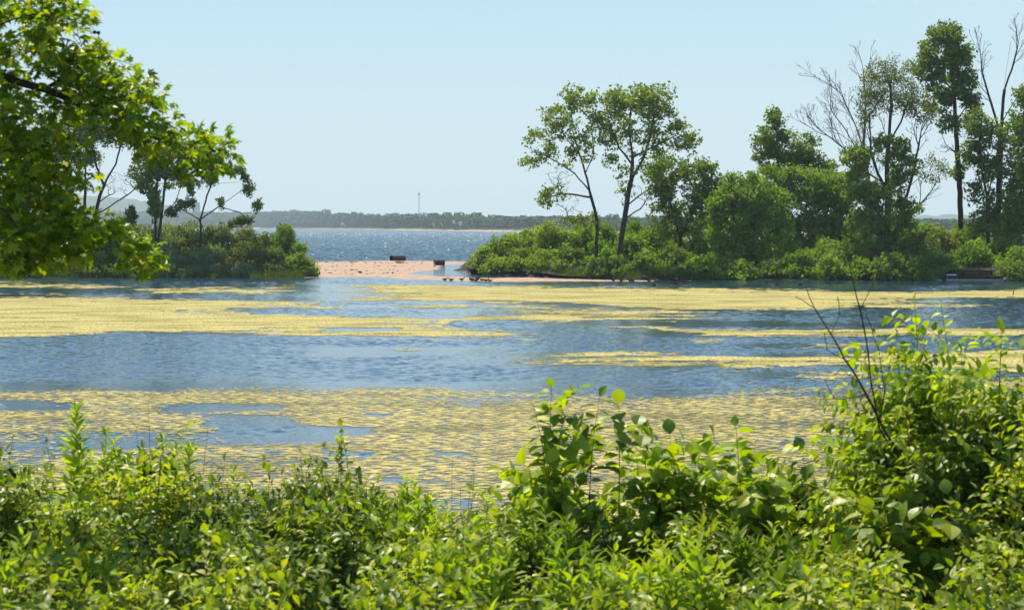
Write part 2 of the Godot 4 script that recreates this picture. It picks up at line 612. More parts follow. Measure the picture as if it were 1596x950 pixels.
# ---------------------------------------------------------------- floating algae
# Each mat: how much of it is closed, how soft its edge is, then its outline as [u, upper v, lower v].
const MATS := [
	[0.36, 3.0, [-60, 465, 527], [80, 463.5, 524], [200, 464, 518], [330, 477, 518], [400, 488, 519], [480, 491, 521], [560, 493, 523], [650, 496, 525], [760, 499, 526.5], [860, 517, 528], [935, 520.5, 525]],
	[0.30, 2.0, [150, 467, 472], [250, 466.5, 479], [400, 468, 480.5], [500, 470, 480], [575, 474.5, 477]],
	[0.02, 2.0, [-40, 439, 447], [60, 440, 449], [140, 441, 449], [230, 443, 448]],
	[-0.1, 2.0, [-40, 455, 460], [60, 456, 460], [120, 457, 459]],
	[0.05, 2.0, [190, 450, 458], [330, 449, 457], [420, 448, 460], [480, 447, 462]],
	[0.46, 3.0, [400, 449, 459], [480, 447, 463], [540, 444.5, 466], [640, 443.5, 468], [800, 446, 468], [900, 447.5, 472], [1000, 449, 477], [1050, 450, 479], [1150, 451, 482], [1250, 452, 482], [1330, 455, 478], [1400, 456, 473], [1500, 454, 468], [1640, 449, 462]],
	[0.10, 1.6, [1280, 474, 479], [1400, 473, 481], [1500, 475, 480], [1570, 476, 479]],
	[0.12, 1.6, [560, 476, 479], [700, 475, 480], [800, 475, 482], [900, 481, 484], [960, 482, 485]],
	[-0.14, 2.5, [640, 473, 486], [800, 472, 500], [1000, 482, 501], [1100, 485, 500], [1240, 487, 493]],
	[0.08, 1.6, [660, 494, 499], [800, 492, 500], [900, 491, 500], [990, 495, 499]],
	[0.22, 1.8, [870, 505, 508], [1000, 507.5, 511.5], [1030, 510, 515], [1100, 513, 521.5], [1200, 514, 523.5], [1300, 513.5, 523], [1450, 511.5, 522], [1640, 513, 522]],
	[0.12, 1.6, [1225, 536, 540], [1330, 533.5, 543], [1430, 537, 541]],
	[0.0, 1.5, [1075, 531, 534.5], [1130, 531, 535]],
	[0.18, 3.0, [680, 559.5, 562.5], [800, 554.5, 567], [890, 550, 571], [950, 547, 573], [1010, 547, 574.5], [1100, 551, 575], [1200, 553, 575], [1300, 552, 573], [1400, 548, 570], [1500, 547, 578], [1640, 545, 585]],
	[0.0, 1.5, [475, 556.5, 559], [530, 555.5, 560], [590, 556, 558.5]],
	[0.0, 1.5, [250, 548.5, 551.5], [290, 549, 552]],
	[-0.06, 1.5, [550, 543, 545.5], [600, 541.5, 545.5], [670, 542, 545]],
	[-0.12, 2.0, [1240, 578, 592], [1330, 577, 592], [1400, 575, 595]],
]
const FILM := [      # the thin broken film on the near side
	[0.20, 5.0, [-60, 612, 860], [130, 612, 860], [330, 614, 860], [480, 608, 860], [570, 604.5, 860], [690, 606, 860], [800, 609, 860], [960, 612, 860], [1120, 609, 860], [1170, 602, 860], [1250, 600, 860], [1350, 596, 860], [1500, 590, 860], [1660, 585, 860]],
]
const POOLS := [
	[0.5, 3.0, [-60, 622, 640], [80, 624, 640], [160, 630, 639]],
	[0.45, 4.0, [190, 630, 640], [260, 628, 644], [400, 628, 642], [490, 634, 638]],
	[0.4, 5.0, [280, 646, 664], [400, 645, 664], [500, 647, 659]],
	[0.75, 3.0, [275, 661, 680], [300, 659, 682], [420, 661, 683], [520, 665, 681], [635, 668, 674]],
	[0.5, 3.0, [325, 680, 689], [450, 680, 690], [555, 682, 688]],
	[0.5, 2.0, [556, 644, 650.5], [626, 645, 650]],
	[0.5, 2.0, [714, 627, 632.5], [752, 628, 632]],
	[0.6, 3.0, [298, 754, 764], [350, 754, 764]],
	[0.5, 2.0, [670, 705, 710], [740, 703, 709]],
	[0.4, 3.0, [590, 745, 752], [640, 744, 752]],
	[0.35, 3.0, [480, 700, 712], [600, 705, 712]],
	[0.5, 2.0, [480, 511, 516], [560, 509.5, 516], [650, 511, 516]],
	[0.5, 2.5, [670, 502, 506], [720, 499, 511], [800, 498, 513], [850, 503, 510]],
	[0.5, 1.5, [1380, 466, 470], [1480, 463, 469], [1560, 465, 469]],
]
const CALM := [      # water smoothed between the mats
	[0.1, 4.0, [-100, 592, 612], [130, 590, 613], [400, 589, 614], [700, 592, 609], [960, 590, 612], [1170, 585, 604], [1300, 580, 600]],
	[0.1, 3.0, [480, 545, 556], [640, 540, 560], [800, 539, 556], [900, 542, 552], [1000, 541, 548]],
	[0.0, 3.0, [800, 487, 510], [1000, 488, 509], [1200, 494, 514], [1400, 500, 512], [1640, 504, 513]],
	[0.0, 3.0, [240, 640, 700], [420, 630, 700], [640, 640, 700]],
	[0.1, 3.0, [-60, 618, 645], [160, 618, 645]],
	[0.0, 3.0, [640, 424, 440], [720, 418, 440], [800, 424, 440], [980, 434, 446], [1300, 436, 446], [1640, 437, 447]],
	[0.0, 2.0, [560, 476, 480], [800, 477, 481]],
	[-0.1, 2.0, [460, 509, 517], [560, 508, 517], [850, 500, 516]],
]

func band_field(sets: Array, us: PackedFloat32Array, vs: PackedFloat32Array, sign_: float, field: PackedFloat32Array):
	var columns := us.size()
	for mat in sets:
		var soft: float = mat[1] * (1.6 if sign_ > 0 else 1.0)
		for k in columns:
			var u: float = us[k]
			var ux := clampf(u, mat[2][0] if mat[2][0] > -30 else u, mat[-1][0] if mat[-1][0] < 1600 else u)
			if ux != u: continue
			var a := 2
			while a < mat.size() - 2 and u > mat[a + 1][0]: a += 1
			var t: float = clampf((u - mat[a][0]) / float(mat[a + 1][0] - mat[a][0]), 0.0, 1.0)
			var top: float = lerpf(mat[a][1], mat[a + 1][1], t)
			var low: float = lerpf(mat[a][2], mat[a + 1][2], t)
			var end := minf(u - mat[2][0] if mat[2][0] > -30 else 1e4, mat[-1][0] - u if mat[-1][0] < 1600 else 1e4) * soft * 8.0 / maxf(mat[-1][0] - mat[2][0], 1.0) - soft * 1.2
			for r in vs.size():
				var v := vs[r]
				if v < top - soft * 2.0 or v > low + soft * 2.0: continue
				var e := clampf(minf(minf(v - top, low - v), end) / soft, -2.0, 1.0)
				var val: float = e * 0.55 + minf(e + 0.5, 1.0) * (mat[0] - 0.25 if sign_ > 0 else mat[0])
				var at_ := r * columns + k
				if sign_ > 0: field[at_] = maxf(field[at_], val)
				elif e > -0.6: field[at_] -= maxf(0.0, val + 0.2)

# the outline where the field is above nought, as a thin sheet at height y
func float_sheet(us: PackedFloat32Array, vs: PackedFloat32Array, field: PackedFloat32Array, y: float, lift: float, thin: float) -> ArrayMesh:
	var b := Maker.new()
	var columns := us.size()
	var where := PackedVector3Array()
	where.resize(field.size())
	for r in vs.size():
		for k in columns:
			var p := on_water(us[k], vs[r])
			p.y = y + lift * clampf(field[r * columns + k], 0.0, 1.0)
			where[r * columns + k] = p
	var up := Vector3.UP
	var index := PackedInt32Array()
	index.resize(field.size())
	index.fill(-1)
	for r in vs.size() - 1:
		for k in columns - 1:
			var c := [r * columns + k, (r + 1) * columns + k, (r + 1) * columns + k + 1, r * columns + k + 1]
			var f := [field[c[0]], field[c[1]], field[c[2]], field[c[3]]]
			var n := int(f[0] > 0) + int(f[1] > 0) + int(f[2] > 0) + int(f[3] > 0)
			if n == 0: continue
			var poly := PackedInt32Array()
			for s in 4:
				var s2 := (s + 1) % 4
				if f[s] > 0:
					if index[c[s]] < 0:
						index[c[s]] = b.v.size()
						b.v.append(where[c[s]])
						b.n.append(up)
						b.c.append(Color(1, 1, 1, clampf(0.12 + field[c[s]] * thin, 0.0, 1.0)))
					poly.append(index[c[s]])
				if (f[s] > 0) != (f[s2] > 0):
					var q := where[c[s]].lerp(where[c[s2]], f[s] / (f[s] - f[s2]))
					poly.append(b.v.size())
					b.v.append(q)
					b.n.append(up)
					b.c.append(Color(1, 1, 1, 0.12))
			for j in range(1, poly.size() - 1):
				b.i.append_array(PackedInt32Array([poly[0], poly[j], poly[j + 1]]))
	return b.done(true)

func algae_and_water():
	var us := PackedFloat32Array()
	var vs := PackedFloat32Array()
	var u: float = -40.0
	while u < 1640.0:
		us.append(u)
		u += 2.4
	var v := 840.0
	while v > 436.0:          # rows go from near to far
		vs.append(v)
		v -= 0.9 if v > 620 else 0.7
	var field := PackedFloat32Array()
	field.resize(us.size() * vs.size())
	field.fill(-1.0)
	band_field(MATS, us, vs, 1.0, field)
	band_field(POOLS, us, vs, -1.0, field)
	var film := PackedFloat32Array()
	film.resize(field.size())
	film.fill(-1.0)
	band_field(FILM, us, vs, 1.0, film)
	band_field(POOLS, us, vs, -1.0, film)
	var calm := PackedFloat32Array()
	calm.resize(field.size())
	calm.fill(-1.0)
	band_field(CALM, us, vs, 1.0, calm)
	var broad := noise(0.11, 3, 21)
	var grain := noise(0.55, 3, 22)
	var flecks := noise(6.5, 3, 23)
	for r in vs.size():
		var close := smoothstep(560.0, 640.0, vs[r])
		for k in us.size():
			var n := r * us.size() + k
			if field[n] <= -0.99 and calm[n] <= -0.99 and film[n] <= -0.99: continue
			var p := on_water(us[k], vs[r])
			var z := p.z * 0.8
			if field[n] > -0.99: field[n] += 0.45 * broad.get_noise_2d(p.x * 0.45, z) + (0.62 + 0.1 * close) * grain.get_noise_2d(p.x * 0.4, z) + (0.35 + 1.1 * close) * flecks.get_noise_2d(p.x * (0.2 + 1.0 * close), z * (0.35 + 0.6 * close)) - 0.16 * close
			if film[n] > -0.99: film[n] += 0.75 * broad.get_noise_2d(p.x * 0.45, z * 1.2) + 0.7 * grain.get_noise_2d(p.x * 0.5, z * 1.1) + 0.9 * flecks.get_noise_2d(p.x * 0.6, z * 0.8)
			if calm[n] > -0.99: calm[n] += 0.5 * broad.get_noise_2d(p.x * 0.5 + 40.0, z) + 0.3 * grain.get_noise_2d(p.x * 0.5, z + 9.0)
	var algae := part(self, "algae", float_sheet(us, vs, field, 0.007, 0.004, 5.0), M.algae)
	tag(algae, "dense yellow floating algae in long mats across the far half of the pond", "", "", "stuff")
	algae = part(self, "algae", float_sheet(us, vs, film, 0.006, 0.002, 2.8), M.algae_film)
	tag(algae, "thin broken film of yellow flecked algae on the near water", "", "", "stuff")
	# wind ripples, stilled under the algae and in the lee of the mats
	var near_rows := int((840.0 - 620.0) / 0.9) + 1
	var ripple := noise(1.6, 3, 61)
	var gusts := noise(0.05, 2, 62)
	var ds := PackedFloat32Array()
	var d := 22.0
	while d < 160.0:
		ds.append(d)
		d += 0.13 if d < 90 else 0.19
	structure("water", "rippled pond water between the algae mats", sheet(ds.size(), 481, func(r, k):
		var u_: float = -160.0 + 4.0 * k
		var p := Vector3((u_ - 798.0) / F * ds[r], 0, -ds[r])
		var v_: float = HORIZON + F * EYE / ds[r]
		var row: int = int((840.0 - v_) / 0.9) if v_ > 620.0 else near_rows + int((620.0 - v_) / 0.7)
		var n: int = clampi(row, 0, vs.size() - 1) * us.size() + clampi(int((u_ + 160.0) / 2.4), 0, us.size() - 1)
		var still: float = clampf(maxf(calm[n] * 1.6 + 0.35, maxf(field[n], film[n]) * 1.5 + 0.6), 0.0, 1.0)
		var amp: float = lerpf(0.042, 0.002, still) * (1.0 + 0.4 * gusts.get_noise_2d(p.x, p.z)) * clampf((159.5 - ds[r]) * 0.3, 0.0, 1.0)
		p.y = amp * ripple.get_noise_2d(p.x * 0.8 + p.z * 0.12, p.z)
		return p), M.pond_water)

func rectangle(x0: float, x1: float, d0: float, d1: float, y: float) -> ArrayMesh:
	return sheet(2, 2, func(r, k): return Vector3(lerpf(x0, x1, k), y, -lerpf(d0, d1, r)))

func setting():
	ground_lines()
	structure("ground", "bed of pond and bay reaching to the horizon", rectangle(-2600, 2600, -60, 5700, -1.6), M.soil)
	structure("water", "still water of the inlet behind the pond", rectangle(-140, 140, 160, 229, 0.0), M.calm_water)
	structure("water", "pond water out to the sides", rectangle(-140, 140, 20, 160, -0.06), M.calm_water)
	structure("water", "open bay water out to the sides and far off", rectangle(-2500, 2500, 229, 4400, -0.3), M.bay_water)
	var swell := noise(0.21, 3, 63)
	var chop := noise(0.8, 2, 64)
	var bay_rows := PackedFloat32Array()
	var far := 229.0
	while far < 2500.0:
		bay_rows.append(far)
		far *= 1.0016
	structure("water", "blue wind-ruffled bay water with glints beyond the sand spit", sheet(bay_rows.size(), 231, func(r, k):
		var dd: float = bay_rows[r]
		var x: float = (360.0 + 3.0 * k - 798.0) / F * dd
		return Vector3(x, (0.22 * swell.get_noise_2d(x * 0.7 + dd * 0.15, dd) + 0.22 * chop.get_noise_2d(x * 0.8, dd * 0.8)) * clampf((dd - 229.0) * 0.2, 0.2, 1.0), -dd)), M.bay_water)
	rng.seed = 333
	var flecks_ := Maker.new()  # white flecks on the wave crests, added to stand in for sun glints
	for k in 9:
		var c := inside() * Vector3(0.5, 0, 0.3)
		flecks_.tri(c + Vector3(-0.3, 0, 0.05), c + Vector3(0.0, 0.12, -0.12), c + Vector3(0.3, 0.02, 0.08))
	var glint_spots := []
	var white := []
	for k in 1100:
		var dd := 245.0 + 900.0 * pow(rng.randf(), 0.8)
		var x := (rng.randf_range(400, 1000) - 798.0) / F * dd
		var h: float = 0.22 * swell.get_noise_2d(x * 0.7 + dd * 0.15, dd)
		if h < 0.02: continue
		glint_spots.append(Transform3D(Basis(Vector3.UP, rng.randf_range(-0.5, 0.5)).scaled(Vector3.ONE * rng.randf_range(0.14, 0.42) * (0.6 + dd / 700.0)), Vector3(x, h + 0.05, -dd)))
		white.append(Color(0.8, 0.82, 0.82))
	tag(many(self, "glint_flecks", flecks_.done(), M.glint_flecks, glint_spots, white), "scattered small white flecks added as sun glints on the bay", "", "", "stuff")
	structure("terrain", "shore slope under the thicket on the near side", sheet(70, 90, func(r, k):
		var d: float = 29.0 - 31.0 * (1.0 - r / 69.0)
		var x: float = lerpf(-14, 14, k / 89.0)
		return Vector3(x, near_height(x, d), -d)), M.soil)
	structure("beach", "pink-tan sand spit between pond and bay", sheet(150, 160, func(r, k):
		var d: float = lerpf(138, 236, r / 149.0)
		var x: float = lerpf(-26, 12, k / 159.0)
		return Vector3(x, sand_height(x, d), -d)), M.sand)
	structure("terrain", "wooded bank on the right of the inlet", sheet(90, 100, func(r, k):
		var d: float = lerpf(140, 242, r / 89.0)
		var x: float = lerpf(-8, 85, k / 99.0)
		return Vector3(x, right_height(x, d), -d)), M.bank_soil)
	structure("terrain", "shrubby bank on the left of the sand spit", sheet(90, 80, func(r, k):
		var d: float = lerpf(146, 242, r / 89.0)
		var x: float = lerpf(-90, -12, k / 79.0)
		return Vector3(x, left_height(x, d), -d)), M.bank_soil)
	# the eroded bank: a lumpy face of dark soil under an overhang of roots
	var path := []
	for q in [[733, 414], [727, 419], [728, 423], [734, 426.5], [748, 428], [775, 428.6], [800, 429.4], [830, 430.6], [865, 432], [900, 433.8]]: path.append(on_water(q[0], q[1]))
	var span := path.size() - 1
	structure("bank", "undercut bank of dark eroded soil at the inlet", sheet(9, 120, func(r, k):
		var t: float = k / 119.0 * span
		var i := mini(int(t), span - 1)
		var p: Vector3 = (path[i] as Vector3).lerp(path[i + 1], t - i)
		var side: Vector3 = ((path[i + 1] as Vector3) - path[i]).normalized().cross(Vector3.UP)
		var h: float = r / 8.0
		var tall: float = 0.62 * (1.0 - 0.5 * smoothstep(0.62, 1.0, k / 119.0))
		var out: float = 0.25 * sin(h * PI * 0.8) * -1.0 + 0.3 * h * h + 0.9 * fine.get_noise_3d(p.x * 0.7, h * 0.8, p.z * 0.7) * (1.0 - h * 0.5)
		if r == 8: out = -1.6
		return p + Vector3(0, -0.1 + h * tall + 0.1 * fine.get_noise_2d(p.x * 1.4, p.z), 0) + side * (out - 0.1)), M.mud)
	algae_and_water()
	# the far side of the bay
	structure("beach", "pale strip of beach along the far shore", sheet(3, 120, func(r, k):
		var u: float = lerpf(-400, 1950, k / 119.0)
		var d: float = far_shore(u) + [-3.0, 8.0, 30.0][r]
		var p := at(u, 351, d)
		p.y = [-0.2, 0.6, 1.5][r]
		return p), M.far_sand)
	structure("terrain", "low wooded land behind the far beach", sheet(4, 120, func(r, k):
		var u: float = lerpf(-400, 1950, k / 119.0)
		var d: float = far_shore(u) + [24.0, 90.0, 500.0, 1400.0][r]
		var p := at(u, 351, d)
		p.y = [1.0, 4.0, 6.0, 2.0][r]
		return p), M.far_green)
	var ridge := [[-700, 330], [-200, 316], [0, 311], [80, 307], [150, 304.5], [190, 308], [245, 317], [300, 327], [340, 334], [420, 339], [700, 343], [1200, 342], [1400, 338], [1470, 335], [1520, 336], [1600, 338], [2200, 340]]
	var hill := noise(0.03, 4, 31)
	structure("hills", "hazy blue wooded hills behind the far shore", sheet(12, 420, func(r, k):
		var u: float = lerpf(-600, 2100, k / 419.0)
		var d: float = lerpf(4300, 5600, r / 11.0)
		var top: float = (HORIZON - table(ridge, u)) / F * 5000.0 + 4.0
		var p := at(u, 351, d)
		p.y = top * sin(clampf(r / 7.0, 0, 1) * PI / 2) + hill.get_noise_2d(p.x, p.z) * 9.0 * minf(1.0, r / 2.0)
		return p), M.far_green)

func far_forest():
	rng.seed = 77
	var b := Maker.new()
	for lobe in 9:
		var c := Vector3(rng.randf_range(-0.22, 0.22), rng.randf_range(0.3, 0.82), rng.randf_range(-0.22, 0.22))
		for k in 26:
			var q := inside()
			q = q.normalized() * (0.13 + 0.07 * rng.randf())
			var o := c + q
			var x: Vector3 = q.cross(Vector3(0.2, 1, 0.1)).normalized() * 0.09
			var y := q.cross(x).normalized() * 0.09
			b.tri(o - x - y * 0.6, o + y, o + x - y * 0.6)
	var shape := b.done()
	var tops := [[-300, 330], [380, 331], [430, 330.5], [490, 330], [530, 333], [600, 334.5], [640, 333], [665, 334], [700, 333], [760, 335.5], [800, 335.5], [870, 336.5], [1000, 337], [1300, 338], [1480, 341], [1750, 338]]
	var places := []
	var tints := []
	var clumps := noise(0.02, 3, 41)
	for row in 7:
		var u: float = -330.0
		while u < 1900.0:
			var d: float = far_shore(u) + 22.0 + row * 14.0 + rng.randf_range(-5, 5)
			var p := at(u, 351, d)
			p.y = 1.6 + row * 0.3
			var h := (HORIZON - table(tops, u)) / F * d + 4.0 - p.y
			h *= (0.62 + 0.06 * row) * rng.randf_range(0.8, 1.08) * (1.0 + 0.25 * clumps.get_noise_1d(u * 3.0 + row * 77.0))
			var w := maxf(h, 8.0) * rng.randf_range(1.0, 1.5)
			places.append(Transform3D(Basis(Vector3.UP, rng.randf() * TAU).scaled(Vector3(w, h * 1.1, w)), p))
			tints.append(vary(Color(0.05, 0.105, 0.04), 0.3))
			u += rng.randf_range(0.6, 1.1) * 4.5 * F / d
	var o := many(self, "forest", shape, M.leaf_dull, places, tints)
	tag(o, "band of distant trees along the far shore of the bay", "", "", "stuff")
# ---------------------------------------------------------------- the thicket on the near bank
func leaf_place(p: Vector3, f: Vector3, up: Vector3, long: float) -> Transform3D:
	var z := f.normalized()
	var x := up.cross(z)
	if x.length() < 0.05: x = Vector3(1, 0, 0.2).cross(z)
	x = x.normalized()
	return Transform3D(Basis(x, z.cross(x), z).scaled(Vector3.ONE * long), p)

const TONES := {
	"weed": [Color(0.275, 0.359, 0.032), Color(0.341, 0.415, 0.035), Color(0.420, 0.471, 0.045), Color(0.196, 0.281, 0.030), Color(0.302, 0.371, 0.050)],
	"bramble": [Color(0.249, 0.337, 0.032), Color(0.327, 0.393, 0.038), Color(0.406, 0.438, 0.045), Color(0.158, 0.235, 0.025), Color(0.354, 0.371, 0.050), Color(0.196, 0.292, 0.040)],
	"dark": [Color(0.131, 0.202, 0.024), Color(0.183, 0.259, 0.030), Color(0.262, 0.315, 0.035), Color(0.104, 0.163, 0.022)],
	"sapling": [Color(0.262, 0.365, 0.028), Color(0.367, 0.449, 0.033), Color(0.485, 0.527, 0.045), Color(0.171, 0.259, 0.028), Color(0.302, 0.393, 0.033)],
	"star": [Color(0.210, 0.315, 0.022), Color(0.275, 0.382, 0.025), Color(0.367, 0.449, 0.028), Color(0.144, 0.235, 0.020), Color(0.433, 0.460, 0.035)],
}
const FORMS := {      # leaf shape, its length, leaves apart on a stem, twigs on a stem, how far a twig reaches (share of the height), tones, gloss
	"weed": ["lance", 0.125, 0.020, 0, 0.0, "weed", "leaf_matte"],
	"spire": ["lance", 0.15, 0.0125, 0, 0.0, "weed", "leaf_matte"],
	"bramble": ["ovate", 0.060, 0.029, 8, 0.32, "bramble", "leaf"],
	"dark": ["ovate", 0.060, 0.030, 8, 0.32, "dark", "leaf"],
	"vine": ["round_leaf", 0.055, 0.026, 3, 0.14, "bramble", "leaf"],
	"sapling": ["round_leaf", 0.118, 0.036, 6, 0.26, "sapling", "leaf"],
	"cherry": ["ovate", 0.074, 0.031, 8, 0.28, "sapling", "leaf"],
}

func stem_leaves(path: PackedVector3Array, form: Array, from: float, leaves: Array, is_weed: bool):
	var length := 0.0
	for k in path.size() - 1: length += path[k].distance_to(path[k + 1])
	var step: float = form[2]
	var n := int(length * (1.0 - from) / step) + 1
	var turn_ := rng.randf() * TAU
	for k in n:
		var t := from + (1.0 - from) * (k + 0.5) / n
		var f := t * (path.size() - 1)
		var i := mini(int(f), path.size() - 2)
		var p := path[i].lerp(path[i + 1], f - i)
		var along_ := (path[i + 1] - path[i]).normalized()
		turn_ += 2.4 if is_weed else PI + rng.randf_range(-0.5, 0.5)
		var x := along_.cross(Vector3(0.3, 0.1, 0.9)).normalized()
		var out := x * cos(turn_) + along_.cross(x) * sin(turn_)
		var size: float = form[1] * rng.randf_range(0.65, 1.3)
		var dir: Vector3
		if is_weed:
			size *= 0.55 + 0.75 * sin(PI * clampf(0.15 + 0.8 * t, 0, 1))
			dir = out + along_ * lerpf(0.1, 1.7, t * t) + inside() * 0.25
		else:
			dir = out * 0.9 + along_ * 0.45 + Vector3(0, rng.randf_range(-0.75, 0.1), 0) + inside() * 0.3
			if k >= n - 4 and from > 0.2: dir = out + along_ * 0.5 + Vector3(0, -0.45, 0) + inside() * 0.3
			if k == n - 1: dir = along_ + Vector3(0, -0.2, 0) + inside() * 0.3
		var up := (Vector3.UP * 0.9 + along_ * 0.3 + inside() * 0.75).normalized()
		leaves.append([leaf_place(p + out * 0.004, dir, up, size), p])

func arc(a: Vector3, b: Vector3, bow: Vector3, pieces: int) -> PackedVector3Array:
	var out := PackedVector3Array()
	for k in pieces + 1:
		var t := float(k) / pieces
		out.append(a.lerp(b, t) + bow * (4.0 * t * (1.0 - t)))
	return out

# A plant on the near bank whose top reaches pixel row v. Its largest, nearest leaves are parts; the others one mass.
func plant(called: String, label: String, category: String, u: float, d: float, v: float, spread: float, form_name: String, stems: int, parts := 80, group := "", lean := Vector3.ZERO):
	rng.seed = hash(label)
	var form: Array = FORMS[form_name]
	var foot := at(u, 900, d)
	foot.y = near_height(foot.x, d)
	var high := maxf(0.25, at(u, v, d).y - foot.y)
	var t := thing(called, label, category, foot, group)
	var is_weed := form_name == "weed" or form_name == "spire"
	var leaves := []
	for s in stems:
		var a := rng.randf() * TAU
		var out := sqrt(rng.randf()) * spread
		var start := Vector3(cos(a), 0, sin(a)) * out * 0.35
		var h := high * (rng.randf_range(0.82, 1.0) - (0.14 * out / spread if stems > 2 else 0.0))
		if s == 0: h = high
		var tip := Vector3(cos(a) * out, h, sin(a) * out) + lean * h
		var bow := Vector3(rng.randf_range(-1, 1), rng.randf_range(0, 0.3), rng.randf_range(-1, 1)) * 0.06 * high
		var path := arc(start + Vector3(0, -0.05, 0), tip, bow, 7)
		var b := Maker.new()
		var thick := 0.0035 + 0.003 * high
		var radii := []
		for k in 8: radii.append(lerpf(thick, 0.0012, k / 7.0))
		b.tube(path, radii, 5)
		stem_leaves(path, form, 0.06 if is_weed else 0.3, leaves, is_weed)
		for w in int(form[3]):
			var at_: float = 0.14 + 0.8 * (w + rng.randf()) / form[3]
			var f: float = at_ * 7.0
			var i := mini(int(f), 6)
			var p := path[i].lerp(path[i + 1], f - i)
			var turn_ := rng.randf() * TAU
			var reach: float = form[4] * high * rng.randf_range(0.6, 1.2) * (1.15 - 0.6 * at_)
			var q := p + Vector3(cos(turn_), rng.randf_range(0.1, 0.75), sin(turn_)) * reach
			var twig := arc(p, q, Vector3(0, 0.12, 0) * reach, 4)
			b.tube(twig, [0.0022, 0.0019, 0.0016, 0.0013, 0.001], 4)
			stem_leaves(twig, form, 0.1, leaves, false)
		part(t, "stem", b.done(), M.stem if is_weed or form_name == "vine" else M.bark)
	# which leaves show largest: long, near and not buried low in the plant
	for l in leaves:
		var p: Vector3 = l[1]
		l.append((l[0] as Transform3D).basis.z.length() / (d - p.z) * (0.4 + clampf(p.y / high, 0, 1) + 0.5 * p.z / spread))
	leaves.sort_custom(func(x, y): return x[2] > y[2])
	var tones := []
	var lush := [0.72, 0.9, 1.0, 1.12, 1.25][rng.randi() % 5] as float
	for c in TONES[form[5]]: tones.append(Color(c.r * lush * (1.0 + 0.25 * (lush - 1.0)), c.g * lush, c.b * lush))
	var places := []
	var tints := []
	for k in leaves.size():
		var tone: Color = tones[rng.randi() % tones.size()]
		if k < parts:
			part(t, "leaf", tint_of(form[0], tone), M[form[6]], leaves[k][0])
		else:
			places.append(leaves[k][0])
			tints.append(vary(tone, 0.15))
	if places.size(): many(t, "foliage", leaf_shape[form[0]], M[form[6]], places, tints)

